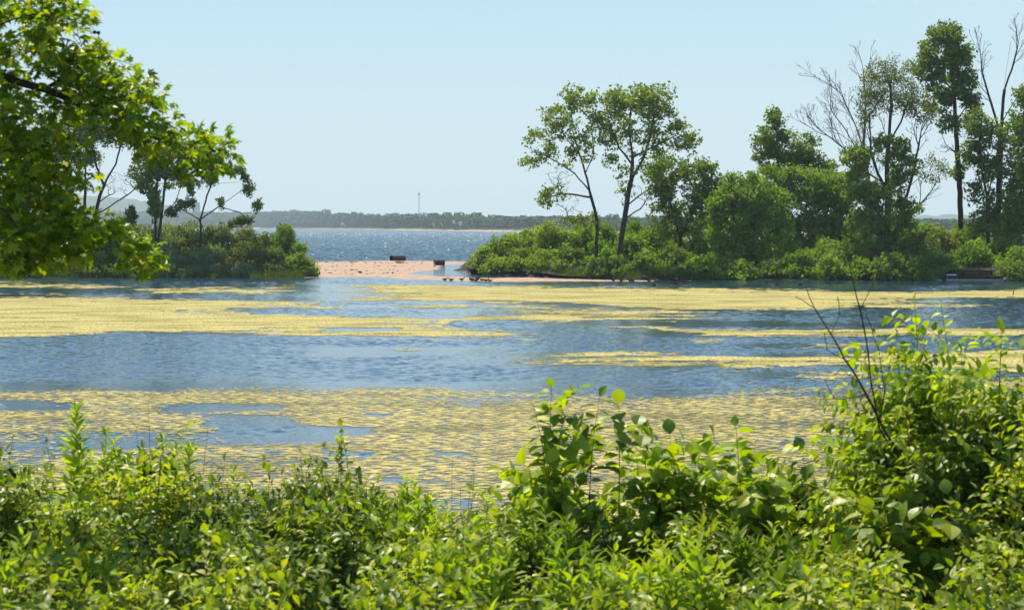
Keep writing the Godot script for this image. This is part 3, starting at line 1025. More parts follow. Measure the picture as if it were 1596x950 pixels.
func star_tree():
	rng.seed = 404
	var d := 13.2
	var lines := [
		[[-330, 1000], [-335, 600], [-325, 300], [-320, 60], [-300, -200], [-290, -420]],
		[[-322, 120], [-200, 95, -0.2], [-90, 95, -0.2], [0, 118, -0.1], [70, 138], [135, 168], [190, 196, 0.1], [250, 218, 0.15], [310, 236, 0.2], [352, 244, 0.2]],
		[[-325, 210], [-180, 190, 0.4], [-60, 195, 0.4], [5, 216, 0.3], [30, 246, 0.3], [62, 278, 0.3], [100, 316, 0.2], [150, 348, 0.1], [195, 368, 0.0], [228, 395, -0.1]],
		[[-316, 20], [-180, -60, 0.2], [-60, -70, 0.2], [50, -50, 0.2], [105, -10, 0.2], [130, 22, 0.2], [146, 45, 0.2]],
		[[-325, 260], [-160, 270, -0.4], [-60, 290, -0.4], [10, 330, -0.4], [40, 380, -0.4], [55, 415, -0.4]],
		[[70, 138], [130, 105, 0.3], [175, 92, 0.3], [205, 100, 0.3]],
		[[135, 168], [190, 150, -0.3], [228, 140, -0.3], [246, 130, -0.3]],
		[[-90, 95], [-10, 40, -0.3], [50, 20, -0.3], [100, 30, -0.3]]]
	var blobs := [[30, 20, 90, 60, 46], [95, 35, 48, 34, 20], [50, 95, 80, 46, 46], [120, 90, 45, 30, 20], [160, 120, 44, 34, 24], [195, 118, 18, 30, 7], [215, 150, 34, 22, 14], [238, 150, 10, 22, 4], [120, 150, 60, 30, 30], [185, 185, 46, 24, 20], [240, 200, 36, 20, 13], [300, 222, 44, 20, 17], [340, 238, 28, 22, 11], [290, 252, 40, 18, 12], [330, 258, 26, 14, 6], [230, 228, 40, 18, 9],
		[20, 180, 70, 50, 40], [30, 245, 62, 44, 40], [85, 215, 44, 34, 18], [50, 305, 58, 40, 40], [20, 365, 50, 44, 40], [70, 365, 42, 38, 28], [105, 300, 26, 28, 10], [122, 275, 18, 20, 6], [110, 345, 24, 20, 9], [160, 352, 22, 14, 8], [185, 366, 24, 14, 9], [210, 388, 22, 18, 9], [232, 406, 14, 16, 7], [200, 400, 20, 12, 5], [100, 388, 34, 22, 14], [30, 405, 46, 18, 20], [130, 372, 22, 16, 8], [-60, 60, 80, 120, 30], [-60, 260, 70, 120, 30]]
	var paths := []
	for l in lines:
		var pts := PackedVector3Array()
		for q in l: pts.append(at(q[0], q[1], d + (q[2] if q.size() > 2 else 0.0)))
		paths.append(pts)
	var base: Vector3 = paths[0][0]
	base.y = near_height(base.x, d) - 0.1
	paths[0][0] = base
	var t := thing("sweetgum_tree", "near tree with star-shaped leaves overhanging the pond from the left", "tree", base)
	var s := skeleton(paths, 0.16, 0.05)
	var goals := PackedVector3Array()
	for b in blobs:
		var c := at(b[0], b[1], d)
		for k in int(b[4]):
			var p := inside()
			goals.append(c + Vector3(p.x * b[2], p.y * b[3], p.z * 110.0) * d / F)
	twigs(s, goals, 0.09, 0.12, 0.6, paths.size())
	var makers := wood(s, 0.11, 0.0022, paths.size() + 1, base, 6, 0.45)
	for k in makers.size():
		if (makers[k] as Maker).v.size(): part(t, "trunk" if k == 0 else "limb" if k < paths.size() else "twigs", makers[k].done(), M.bark_grey if k == 0 else M.bark, Transform3D(), "stuff" if k == paths.size() else "")
	var leaves := []
	for tip in s.tips:
		var p := s.pos[tip]
		var back := s.pos[s.par[tip]]
		var way := (p - back).normalized()
		for k in 6:
			var a := rng.randf() * TAU
			var x := way.cross(Vector3(0.2, 0.3, 0.9)).normalized()
			var out := (x * cos(a) + way.cross(x) * sin(a) + way * 0.6 + Vector3(0.12, 0.1, 0)).normalized()
			var q := p.lerp(back, rng.randf() * 0.8) + out * rng.randf_range(0.02, 0.07)
			var size := rng.randf_range(0.052, 0.098)
			var dir := out + Vector3(rng.randf_range(0.0, 0.4), rng.randf_range(-0.9, 0.25), 0) + inside() * 0.2
			leaves.append([leaf_place(q, dir, Vector3.UP * 0.8 + out * 0.5 + inside() * 0.8, size), q - base, size / q.length() * (1.0 if q.x > -3.6 else 0.1) * (1.0 + 0.25 * (q.z + d))])
	leaves.sort_custom(func(x, y): return x[2] > y[2])
	var places := []
	var tints := []
	var tones: Array = TONES.star
	for k in leaves.size():
		var where: Transform3D = leaves[k][0]
		where.origin -= base
		var tone: Color = tones[rng.randi() % tones.size()]
		if k < 300: part(t, "leaf", tint_of("star", tone), M.leaf, where)
		else:
			places.append(where)
			tints.append(vary(tone, 0.2))
	many(t, "crown", leaf_shape.star, M.leaf, places, tints)
	for q in [[147, 50], [153, 51]]:
		var ball := SphereMesh.new()
		ball.radius = 0.013
		ball.height = 0.026
		ball.radial_segments = 12
		ball.rings = 6
		part(t, "seed_ball", ball, M.bark, Transform3D(Basis(), at(q[0], q[1], d + 0.2) - base))

func thicket():
	star_tree()
	# the plants that stand up against the pond, from left to right: u, distance, top row, spread, form, stems, leaves that are parts, kind, category, label
	var rim := [
		[-4, 15.2, 684, 0.2, "dark", 18, 120, "bramble_bush", "bush", "dark leafy bush at the left edge behind the broken stump"],
		[52, 15.8, 722, 0.16, "dark", 12, 90, "bramble_bush", "bush", "dark low bush between broken stump and tallest weed spire"],
		[62, 16.5, 690, 0.16, "vine", 3, 60, "climbing_vine", "vine", "thin twining vine right of the broken stump"],
		[116, 15.4, 637, 0.05, "spire", 1, 120, "tall_weed", "weed", "tallest leafy weed spire standing above the left thicket"],
		[135, 15.8, 690, 0.12, "weed", 14, 120, "leafy_weed", "weed", "weed cluster leaning at the foot of the tallest spire"],
		[182, 16.2, 672, 0.16, "weed", 22, 200, "leafy_weed", "weed", "upright bright weeds right next to the tallest spire"],
		[225, 16.4, 682, 0.16, "weed", 22, 200, "leafy_weed", "weed", "upright bright weeds in the middle of the left weed stand"],
		[262, 16.2, 690, 0.14, "weed", 19, 170, "leafy_weed", "weed", "upright bright weeds at the right end of the left weed stand"],
		[298, 16.6, 690, 0.05, "weed", 2, 70, "leafy_weed", "weed", "slim weed right of the left weed stand"],
		[160, 15.2, 712, 0.3, "bramble", 15, 80, "bramble_bush", "bush", "bramble hump under the left weed stand"],
		[250, 15.2, 716, 0.3, "bramble", 15, 80, "bramble_bush", "bush", "low bramble under the right half of the left weed stand"],
		[363, 16.8, 728, 0.04, "weed", 1, 50, "leafy_weed", "weed", "lone thin weed in the dip left of the dark bramble"],
		[336, 16.8, 785, 0.16, "weed", 12, 80, "leafy_weed", "weed", "short weeds in the dip between weed stand and dark bramble"],
		[428, 16.4, 722, 0.26, "dark", 17, 150, "bramble_bush", "bush", "dark glossy bramble hump left of the climbing vine"],
		[486, 16.6, 722, 0.26, "bramble", 16, 150, "bramble_bush", "bush", "arching bramble with pale shoots just left of the climbing vine"],
		[536, 16.0, 662, 0.07, "vine", 4, 150, "climbing_vine", "vine", "tall climbing vine with curling tip above the brambles"],
		[560, 16.2, 738, 0.2, "dark", 14, 120, "bramble_bush", "bush", "dark bramble at the right foot of the climbing vine"],
		[622, 16.8, 752, 0.16, "weed", 13, 110, "leafy_weed", "weed", "bright weed tuft right of the dark bramble"],
		[655, 16.8, 746, 0.10, "weed", 7, 80, "leafy_weed", "weed", "small upright weeds left of the dry stalks"],
		[700, 17.2, 786, 0.22, "bramble", 9, 80, "bramble_bush", "bush", "low bramble at the foot of the dry stalks"],
		[752, 17.0, 768, 0.03, "weed", 1, 40, "leafy_weed", "weed", "single thin weed right of the dry stalks"],
		[772, 16.8, 800, 0.2, "bramble", 9, 80, "bramble_bush", "bush", "low bramble left of the first broad-leaved sapling"],
		[838, 14.6, 600, 0.10, "sapling", 2, 120, "young_sapling", "sapling", "tallest broad-leaved sapling with drooping leaves at mid thicket"],
		[872, 14.8, 685, 0.22, "sapling", 5, 140, "young_sapling", "sapling", "broad-leaved sapling crowding the right side of the tallest one"],
		[950, 14.6, 615, 0.10, "sapling", 2, 110, "young_sapling", "sapling", "thin-stemmed sapling with hanging top leaves, second from the tallest"],
		[998, 15.0, 668, 0.22, "sapling", 5, 130, "young_sapling", "sapling", "broad-leaved sapling right of the thin-stemmed one"],
		[1062, 14.8, 672, 0.22, "sapling", 6, 140, "young_sapling", "sapling", "yellow-green broad-leaved sapling in the middle of the sapling row"],
		[1112, 15.2, 690, 0.20, "sapling", 5, 120, "young_sapling", "sapling", "broad-leaved sapling left of the last tall one"],
		[1180, 14.4, 658, 0.22, "sapling", 6, 150, "young_sapling", "sapling", "bushy pale broad-leaved sapling last in the sapling row"],
		[1232, 14.8, 700, 0.16, "sapling", 4, 90, "young_sapling", "sapling", "small sapling leaning over the gap right of the sapling row"],
		[1285, 15.6, 728, 0.24, "bramble", 10, 90, "bramble_bush", "bush", "low bramble in the gap left of the bare dark branch"],
		[1322, 14.6, 618, 0.12, "vine", 5, 110, "climbing_vine", "vine", "feathery light green vine left of the bare dark branch"],
		[1352, 14.0, 560, 0.18, "cherry", 9, 150, "cherry_shrub", "shrub", "leafy shrub stem behind the bare dark branch"],
		[1418, 13.6, 470, 0.16, "cherry", 8, 170, "cherry_shrub", "shrub", "tall right shrub's highest stem with a drooping sprig of leaves"],
		[1474, 13.8, 478, 0.14, "cherry", 8, 170, "cherry_shrub", "shrub", "tall slender leafy stem right of the highest one"],
		[1388, 13.9, 522, 0.22, "cherry", 12, 150, "cherry_shrub", "shrub", "leafy shrub between the bare branch's stems and the drooping sprig"],
		[1440, 13.4, 545, 0.30, "cherry", 15, 170, "cherry_shrub", "shrub", "dense leafy shrub below the drooping sprig"],
		[1540, 13.2, 508, 0.34, "cherry", 17, 190, "cherry_shrub", "shrub", "broad dense shrub rising at the right edge"],
		[1612, 13.0, 515, 0.34, "cherry", 17, 170, "cherry_shrub", "shrub", "sunlit shrub cut off by the right edge"],
		[1500, 13.0, 575, 0.30, "dark", 15, 120, "cherry_shrub", "shrub", "shaded shrub in front of the broad right shrub"],
		[1594, 12.2, 640, 0.30, "bramble", 10, 120, "bramble_bush", "bush", "bright bramble low at the right edge"]]
	for r in rim: plant(r[7], r[9], r[8], r[0], r[1], r[2], r[3], r[4], r[5], r[6], "plants along the top of the near thicket")
	var marks := [[30, "the broken stump"], [125, "the tallest weed spire"], [235, "the left weed stand"], [350, "the lone thin weed"], [445, "the dark bramble hump"], [545, "the climbing vine"], [650, "the small upright weeds"], [755, "the single thin weed"], [850, "the tallest sapling"], [955, "the thin-stemmed sapling"], [1065, "the yellow-green sapling"], [1180, "the last sapling of the row"], [1295, "the gap of open algae"], [1400, "the bare dark branch"], [1500, "the drooping sprig"], [1600, "the right edge shrub"]]
	var kinds := [["bramble", "bramble_bush", "bush", "bramble"], ["weed", "leafy_weed", "weed", "leafy weeds"], ["dark", "bramble_bush", "bush", "dark-leaved bramble"], ["sapling", "young_sapling", "sapling", "broad-leaved seedlings"]]
	var pattern := [[0, 1, 0, 0, 2, 0, 1, 0, 3, 0, 3, 3, 0, 0, 2, 0], [0, 0, 2, 0, 0, 2, 3, 0, 1, 1, 0, 1, 0, 3, 0, 2], [1, 0, 0, 0, 2, 0, 0, 1, 0, 1, 1, 0, 1, 0, 0, 0], [0, 2, 1, 0, 0, 0, 2, 1, 1, 0, 0, 1, 0, 1, 0, 0]]
	var rows := [[14.8, 748.0, "on the upper slope below "], [12.9, 800.0, "on the middle slope below "], [11.2, 855.0, "low on the slope below "], [9.8, 915.0, "nearest the viewer, in line with "]]
	for row in rows.size():
		for m in marks.size():
			var m_index := float(m)
			var k: Array = kinds[pattern[row][m]]
			rng.seed = row * 100 + m
			var shift := (row % 2) * 45.0 - 22.0 + rng.randf_range(-18, 18)
			var d: float = rows[row][0] + rng.randf_range(-0.5, 0.5)
			var top: float = rows[row][1] + rng.randf_range(-24, 24) + 42.0 * sin(m_index * 2.1 + row * 1.7) - (40.0 if m > 12 and row < 2 else 22.0 if m < 5 and row < 2 else 0.0)
			plant(k[1], k[3] + " " + rows[row][2] + marks[m][1], k[2], marks[m][0] + shift, d, top, rng.randf_range(0.22, 0.34), k[0], 16 if k[0] != "sapling" else 9, 80, "plants covering the near slope")
	rng.seed = 515
	var places := []
	var tints := []
	for k in 13500:
		var d := rng.randf_range(8.2, 21.0)
		var p := at(rng.randf_range(-300, 1900), 700, d)
		p.y = near_height(p.x, d) + rng.randf_range(0.0, 0.5) * (1.0 if d < 17 else 0.7)
		places.append(leaf_place(p, inside() + Vector3(0, -0.1, 0), Vector3.UP + inside() * 0.7, rng.randf_range(0.045, 0.085)))
		tints.append(vary(Color(0.085, 0.145, 0.03), 0.35))
	tag(many(self, "undergrowth", leaf_shape.ovate, M.leaf, places, tints), "low leafy ground cover between the plants of the near slope", "", "", "stuff")
	# what is dead among the green
	var d := 13.2
	var twig_lines := [
		[[1542, 812], [1500, 775], [1440, 742], [1400, 712], [1372, 668], [1358, 600], [1350, 530], [1342, 485], [1330, 440], [1322, 400]],
		[[1405, 716, 0.1], [1384, 680], [1352, 615], [1318, 560], [1296, 520], [1270, 480], [1256, 446]],
		[[1372, 668], [1378, 610, -0.2], [1370, 545, -0.2], [1350, 490, -0.2]],
		[[1296, 520], [1308, 490, 0.2], [1306, 462, 0.2]], [[1270, 480], [1240, 462, 0.2]], [[1318, 560], [1290, 545, -0.1], [1285, 518, -0.1]],
		[[1352, 615], [1300, 622, 0.1], [1258, 620, 0.2]], [[1296, 622], [1285, 590, 0.2]], [[1330, 440], [1355, 425, -0.1], [1386, 418, -0.1]], [[1342, 485], [1362, 440, -0.2], [1375, 402, -0.2]], [[1405, 716], [1418, 690, -0.3], [1412, 640, -0.3]], [[1440, 742], [1395, 725, -0.2], [1335, 700, -0.2]], [[1330, 600], [1312, 575, 0.1], [1300, 585, 0.1]]]
	var paths := []
	for l in twig_lines:
		var pts := PackedVector3Array()
		for q in l: pts.append(at(q[0], q[1], d + (q[2] if q.size() > 2 else 0.0)))
		paths.append(pts)
	var base: Vector3 = paths[0][0]
	var t := thing("dead_branch", "bare dark leafless branch rising in front of the right shrub", "branch", base)
	var s := skeleton(paths, 0.1, 0.06)
	var makers := wood(s, 0.014, 0.003, paths.size(), base, 5)
	for k in makers.size(): part(t, "stem" if k == 0 else "twig", makers[k].done(), M.bark)
	for bunch in [[228, 16.8, 620, 6, "tall dry grass stalks behind the left weed stand"], [715, 17.4, 705, 7, "dry brown weed stalks in the dip at mid thicket"], [305, 16.9, 650, 2, "two thin dry stalks leaning right of the left weed stand"]]:
		rng.seed = hash(bunch[4])
		var foot := at(bunch[0], 900, bunch[1])
		foot.y = near_height(foot.x, bunch[1])
		var g := thing("dry_stalk_bunch", bunch[4], "dry grass", foot, "dry stalks in the near thicket")
		var high := at(bunch[0], bunch[2], bunch[1]).y - foot.y
		for k in int(bunch[3]):
			var b := Maker.new()
			var tip := Vector3(rng.randf_range(-0.22, 0.28), high * rng.randf_range(0.7, 1.0), rng.randf_range(-0.2, 0.2))
			b.tube(arc(Vector3(rng.randf_range(-0.05, 0.05), -0.03, 0), tip, Vector3(rng.randf_range(-0.05, 0.05), 0, 0), 6), [0.0034, 0.003, 0.0028, 0.0025, 0.0022, 0.0018, 0.0012], 4)
			part(g, "stalk", b.done(), M.bark)
	var stump_foot := at(52, 900, 15.2)
	stump_foot.y = near_height(stump_foot.x, 15.2)
	var stump := thing("tree_stump", "broken leaning dark stump at the left edge", "stump", stump_foot)
	var sb := Maker.new()
	var top := at(14, 740, 15.2) - stump_foot
	sb.tube(arc(Vector3(0, -0.1, 0), top, Vector3(0.02, 0, 0), 6), [0.07, 0.06, 0.055, 0.052, 0.05, 0.046, 0.04], 9)
	part(stump, "trunk", sb.done(), M.bark)
	var sp := Maker.new()
	for k in 7:
		var a := TAU * k / 7.0
		var p := top + Vector3(cos(a), 0, sin(a)) * 0.034
		sp.frustum(p - Vector3(0, 0.02, 0), p + Vector3(0.01 * cos(a * 3.0), 0.02 + 0.05 * absf(sin(k * 2.3)), 0), 0.02, 0.003, 4)
	part(stump, "splintered_top", sp.done(), M.bark)
# ---------------------------------------------------------------- trees and shrubs of the two banks
func bank_trees():
	tree("maple_tree", "slender leaning tree with a long low limb at the tip of the right bank", 930, 432, 158, 0.13,
		[[[930, 432], [930, 385], [931, 345], [925, 318], [919, 297], [913, 270], [903, 240], [893, 205], [890, 165]],
		[[919, 297], [895, 270], [865, 250], [840, 238]], [[923, 312], [898, 303], [875, 302], [852, 308]], [[913, 272], [926, 240], [922, 195]], [[903, 240], [880, 212], [866, 188]]],
		[[900, 148, 32, 18, 26], [868, 175, 26, 25, 24], [902, 185, 40, 32, 34], [843, 212, 26, 22, 16], [828, 245, 20, 16, 11], [872, 238, 30, 22, 15], [912, 228, 24, 22, 14], [868, 298, 18, 11, 8], [848, 308, 10, 10, 8], [896, 338, 20, 10, 9], [925, 345, 14, 12, 5], [872, 275, 24, 18, 22, true], [885, 318, 20, 14, 14, true]], "maple", {"per": 5, "puff": 0.42, "dense": 1.25})
	tree("maple_tree", "broad round-topped tree standing second from the inlet on the right bank", 962, 432, 157, 0.21,
		[[[962, 432], [965, 395], [972, 350], [978, 310], [984, 280], [986, 245], [981, 205], [984, 160]],
		[[984, 280], [1001, 250], [1013, 215], [1021, 175]], [[977, 322], [1000, 302], [1026, 284]], [[974, 345], [998, 325], [1014, 303]], [[985, 262], [965, 230], [951, 195], [946, 165]], [[986, 250], [1020, 228], [1052, 212]]],
		[[985, 148, 46, 20, 44], [1020, 152, 34, 24, 34], [952, 165, 28, 24, 26], [985, 190, 48, 34, 46], [1032, 190, 34, 28, 34], [945, 212, 20, 24, 14], [1062, 212, 24, 22, 18], [1012, 232, 34, 20, 20], [1078, 222, 14, 16, 9], [960, 245, 16, 14, 7], [974, 272, 12, 14, 6], [968, 300, 9, 13, 5], [1010, 265, 26, 16, 12], [1000, 300, 30, 16, 16, true]], "maple", {"per": 5, "puff": 0.42, "dense": 1.2})
	tree("cherry_tree", "small many-stemmed leafy tree just right of the round-topped tree", 1062, 432, 163, 0.13,
		[[[1062, 432], [1061, 370], [1062, 335], [1068, 295]], [[1061, 372], [1050, 340], [1042, 305], [1036, 275]], [[1061, 365], [1080, 330], [1092, 290]]],
		[[1038, 268, 32, 26, 34], [1080, 265, 34, 26, 36], [1108, 278, 22, 20, 18], [1060, 305, 46, 26, 34], [1025, 300, 24, 24, 18], [1100, 310, 26, 22, 20], [1035, 342, 36, 26, 30], [1095, 345, 34, 28, 30], [1120, 300, 18, 18, 14]], "dark", {"per": 7, "puff": 0.42})
	tree("willow_tree", "wide bright green rounded tree touching the shore midway along the right bank", 1178, 432, 156.5, 0.16,
		[[[1178, 432], [1176, 390], [1170, 340]], [[1177, 405], [1200, 365], [1210, 330]], [[1177, 400], [1150, 360], [1140, 330]]],
		[[1165, 300, 46, 30, 50], [1205, 322, 32, 34, 40], [1150, 345, 42, 38, 50], [1195, 370, 46, 40, 60], [1150, 395, 40, 30, 40], [1125, 320, 24, 24, 22], [1130, 355, 30, 34, 30], [1150, 285, 22, 16, 14]], "green", {"per": 9, "puff": 0.5, "dense": 1.5})
	tree("poplar_tree", "dark windswept leafy tree left of the bare dead tree", 1222, 432, 169, 0.17,
		[[[1222, 432], [1222, 340], [1218, 280], [1212, 230], [1208, 190]], [[1219, 290], [1240, 260], [1252, 240]]],
		[[1208, 186, 13, 18, 14], [1200, 215, 27, 22, 26], [1226, 228, 26, 26, 26], [1245, 245, 22, 24, 22], [1262, 232, 14, 26, 14], [1192, 240, 18, 14, 14], [1225, 262, 40, 18, 24], [1275, 262, 30, 26, 24], [1300, 300, 28, 24, 20]], "dark", {"per": 9, "puff": 0.45})
	tree("cherry_tree", "bright green tree filling the gap below the dead tree", 1262, 432, 165, 0.16,
		[[[1262, 432], [1260, 370], [1256, 310]], [[1261, 380], [1290, 330], [1296, 295]], [[1261, 385], [1230, 330], [1220, 295]]],
		[[1320, 300, 30, 30, 30], [1325, 350, 32, 34, 34], [1205, 278, 40, 22, 36], [1250, 282, 42, 24, 40], [1295, 290, 34, 26, 32], [1235, 320, 54, 34, 56], [1290, 330, 40, 34, 40], [1270, 365, 50, 30, 40]], "green", {"per": 9, "puff": 0.5, "dense": 1.5})
	tree("dead_tree", "bare grey dead tree with a fan of leafless branches", 1352, 432, 160, 0.2,
		[[[1352, 432], [1360, 340], [1352, 270], [1346, 225], [1350, 170], [1346, 110]], [[1354, 280], [1330, 245], [1305, 222], [1275, 200]], [[1347, 232], [1332, 190], [1312, 145], [1285, 125]], [[1352, 262], [1320, 205], [1295, 170]]],
		[], "brown", {"tip": 0.0125, "limb": 0.6, "bark": "bark_grey", "brush": [[0, 1, 2, 3], 2.8, 0.9]})
	tree("elm_tree", "big tree with thin yellowish crown and leafy trunk beside the dead tree", 1383, 432, 155.5, 0.36,
		[[[1383, 432], [1383, 385], [1384, 340], [1385, 300], [1383, 255], [1386, 215], [1390, 165], [1388, 125]], [[1388, 405], [1396, 378], [1402, 345], [1412, 310], [1421, 280], [1428, 248], [1436, 205]],
		[[1384, 300], [1368, 270], [1358, 235], [1356, 180]], [[1386, 222], [1405, 190], [1415, 160]], [[1398, 368], [1420, 332], [1440, 312], [1470, 302]], [[1385, 285], [1345, 265], [1318, 240]]],
		[[1384, 108, 36, 18, 44], [1358, 138, 24, 24, 30], [1392, 145, 44, 28, 60], [1420, 150, 20, 30, 22], [1442, 172, 24, 24, 24], [1350, 172, 15, 22, 14], [1455, 262, 24, 20, 20]], "brown", {"per": 6, "puff": 0.42, "tip": 0.012, "limb": 0.75, "brush": [[0, 1, 2, 3, 4, 5], 2.2, 0.6]})
	tree("ivy_tree", "dense dark creeper-clad tree hugging the big trunk beside the dead tree", 1374, 432, 154.6, 0.1,
		[[[1374, 432], [1373, 380], [1377, 330], [1380, 280], [1382, 235]], [[1376, 340], [1345, 300], [1338, 250]], [[1378, 320], [1405, 290], [1412, 262]]],
		[[1388, 225, 30, 18, 20], [1338, 238, 26, 18, 16], [1342, 285, 32, 30, 34], [1400, 258, 30, 26, 28], [1375, 318, 44, 42, 60], [1352, 368, 46, 42, 60], [1408, 330, 26, 28, 22], [1395, 385, 30, 34, 30]], "dark", {"per": 10, "puff": 0.4})
	tree("oak_tree", "tallest leafy tree with a bare lower trunk and narrow crown", 1498, 432, 165, 0.22,
		[[[1498, 432], [1498, 370], [1497, 300], [1493, 240], [1490, 190], [1487, 140], [1480, 80], [1474, 45]], [[1495, 238], [1475, 225], [1463, 195]], [[1490, 195], [1512, 158]], [[1487, 145], [1460, 115], [1442, 98]], [[1485, 120], [1500, 90]]],
		[[1474, 50, 25, 17, 26], [1468, 78, 34, 24, 38], [1446, 100, 24, 20, 22], [1497, 92, 22, 32, 34], [1480, 128, 34, 28, 42], [1510, 138, 18, 28, 18], [1466, 160, 20, 18, 14], [1485, 188, 24, 14, 11], [1518, 175, 14, 26, 12], [1500, 262, 20, 10, 9], [1478, 225, 22, 14, 12, true], [1512, 215, 14, 20, 14, true]], "dark", {"per": 9, "puff": 0.48})
	tree("dead_tree", "tall bare tree with upswept leafless twigs near the right edge", 1556, 432, 163, 0.24,
		[[[1556, 432], [1556, 360], [1558, 290], [1560, 230], [1563, 170], [1568, 120], [1576, 65]], [[1560, 205], [1545, 160], [1532, 115], [1528, 80]], [[1562, 190], [1580, 160], [1594, 140]], [[1566, 135], [1580, 100], [1590, 55]], [[1558, 270], [1572, 245], [1590, 232]]],
		[[1552, 248, 10, 14, 6], [1572, 300, 14, 14, 8]], "dark", {"tip": 0.012, "limb": 0.6, "per": 6, "brush": [[1, 2, 3], 2.4, 0.9]})
	tree("oak_tree", "thin-trunked leafy tree between the tallest tree and the bare one", 1541, 432, 160, 0.15,
		[[[1541, 432], [1541, 360], [1539, 305], [1530, 262], [1526, 205]], [[1538, 300], [1552, 262], [1556, 225]], [[1541, 360], [1575, 300], [1585, 270]]],
		[[1526, 188, 20, 22, 20], [1520, 232, 24, 22, 22], [1550, 212, 24, 22, 16], [1546, 262, 24, 20, 20], [1528, 298, 24, 18, 16], [1578, 228, 18, 26, 16], [1584, 285, 20, 34, 26], [1562, 330, 32, 22, 28], [1535, 345, 26, 18, 20]], "dark", {"per": 8, "puff": 0.45})
	tree("oak_tree", "leafy dark tree standing at the far right edge of the bank", 1622, 432, 158, 0.22,
		[[[1622, 432], [1620, 330], [1616, 250], [1612, 180]], [[1619, 300], [1596, 270], [1588, 240]]],
		[[1604, 155, 24, 22, 22], [1615, 200, 34, 34, 44], [1606, 258, 32, 36, 46], [1592, 330, 26, 28, 24], [1575, 350, 34, 22, 24], [1585, 190, 18, 26, 14], [1620, 330, 40, 34, 36]], "dark", {"per": 9, "puff": 0.45})
	# left bank
	tree("cherry_tree", "dark forked tree with an open crown on the left bank", 143, 432, 165, 0.16,
		[[[143, 432], [145, 375], [147, 336], [155, 305], [165, 280], [180, 255], [188, 225]], [[147, 336], [170, 322], [195, 305], [224, 285]], [[160, 292], [150, 260], [142, 225]], [[152, 318], [165, 306], [176, 302]]],
		[[152, 205, 34, 22, 34], [112, 212, 30, 26, 30], [192, 212, 22, 20, 18], [128, 245, 28, 16, 18], [180, 285, 28, 18, 26, true], [215, 275, 18, 16, 10], [160, 180, 50, 14, 30]], "olive", {"per": 7, "puff": 0.4})
	tree("cherry_tree", "straight dark stem behind the forked tree on the left bank", 130, 432, 168, 0.12,
		[[[130, 432], [131, 370], [132, 300], [133, 240], [136, 205]], [[132, 290], [112, 262], [100, 240]]],
		[[120, 205, 32, 24, 30], [95, 235, 24, 20, 20], [100, 190, 36, 20, 26], [145, 240, 16, 14, 8]], "olive", {"per": 7, "puff": 0.4})
	tree("ivy_tree", "creeper-wrapped trunk with twin stems on the left bank", 243, 432, 163, 0.16,
		[[[243, 432], [241, 340], [244, 290], [246, 240]], [[242, 400], [252, 330], [257, 280], [260, 235]], [[252, 345], [272, 315], [286, 280], [292, 250]]],
		[[241, 318, 7, 24, 34], [246, 262, 24, 22, 30], [226, 282, 16, 14, 14], [270, 272, 20, 24, 22], [250, 225, 38, 22, 38], [218, 245, 18, 16, 12], [285, 235, 22, 20, 18]], "maple", {"per": 7, "puff": 0.34})
	tree("sumac_tree", "sparse sapling with tufted leaves reaching out over the bay", 312, 432, 162, 0.09,
		[[[312, 432], [312, 342], [322, 305], [335, 272], [346, 245], [352, 232]], [[313, 342], [340, 322], [366, 304], [386, 290]], [[335, 272], [352, 262], [376, 266], [392, 292]], [[326, 296], [345, 285], [370, 284]], [[312, 345], [290, 330], [268, 318]], [[340, 322], [372, 330], [388, 342]]],
		[[333, 276, 7, 7, 4], [346, 254, 7, 7, 4], [325, 284, 6, 6, 3], [352, 238, 9, 7, 4], [372, 264, 9, 6, 4], [380, 276, 8, 6, 4], [390, 293, 8, 8, 5], [401, 317, 5, 7, 4], [347, 315, 7, 6, 3], [300, 291, 8, 7, 4], [296, 318, 8, 9, 5], [280, 322, 8, 7, 4], [375, 345, 8, 5, 4], [362, 348, 7, 5, 3], [386, 342, 6, 5, 3], [356, 266, 6, 5, 3], [283, 268, 9, 9, 5], [268, 330, 7, 8, 4], [320, 258, 8, 8, 4]], "tuft", {"per": 7, "puff": 0.28, "tip": 0.014})
	tree("sumac_tree", "short leafy snag leaning beside the creeper-wrapped trunk", 196, 432, 161.5, 0.09,
		[[[185, 432], [182, 372], [192, 348], [205, 330]], [[182, 375], [168, 355]]],
		[[204, 332, 9, 12, 9], [196, 348, 12, 8, 7]], "tuft", {"per": 7, "puff": 0.25})
	tree("ivy_tree", "shadowy leafy tree far left behind the overhanging star-leaved branches", 40, 432, 166, 0.2,
		[[[40, 432], [42, 370], [45, 310], [50, 260]], [[42, 360], [80, 310], [90, 280]], [[42, 350], [5, 300], [-5, 270]]],
		[[50, 260, 40, 30, 40], [90, 300, 30, 30, 30], [10, 290, 40, 30, 34], [50, 330, 55, 34, 50], [-20, 350, 40, 40, 30], [20, 220, 40, 26, 30]], "dark", {"per": 9, "puff": 0.5})

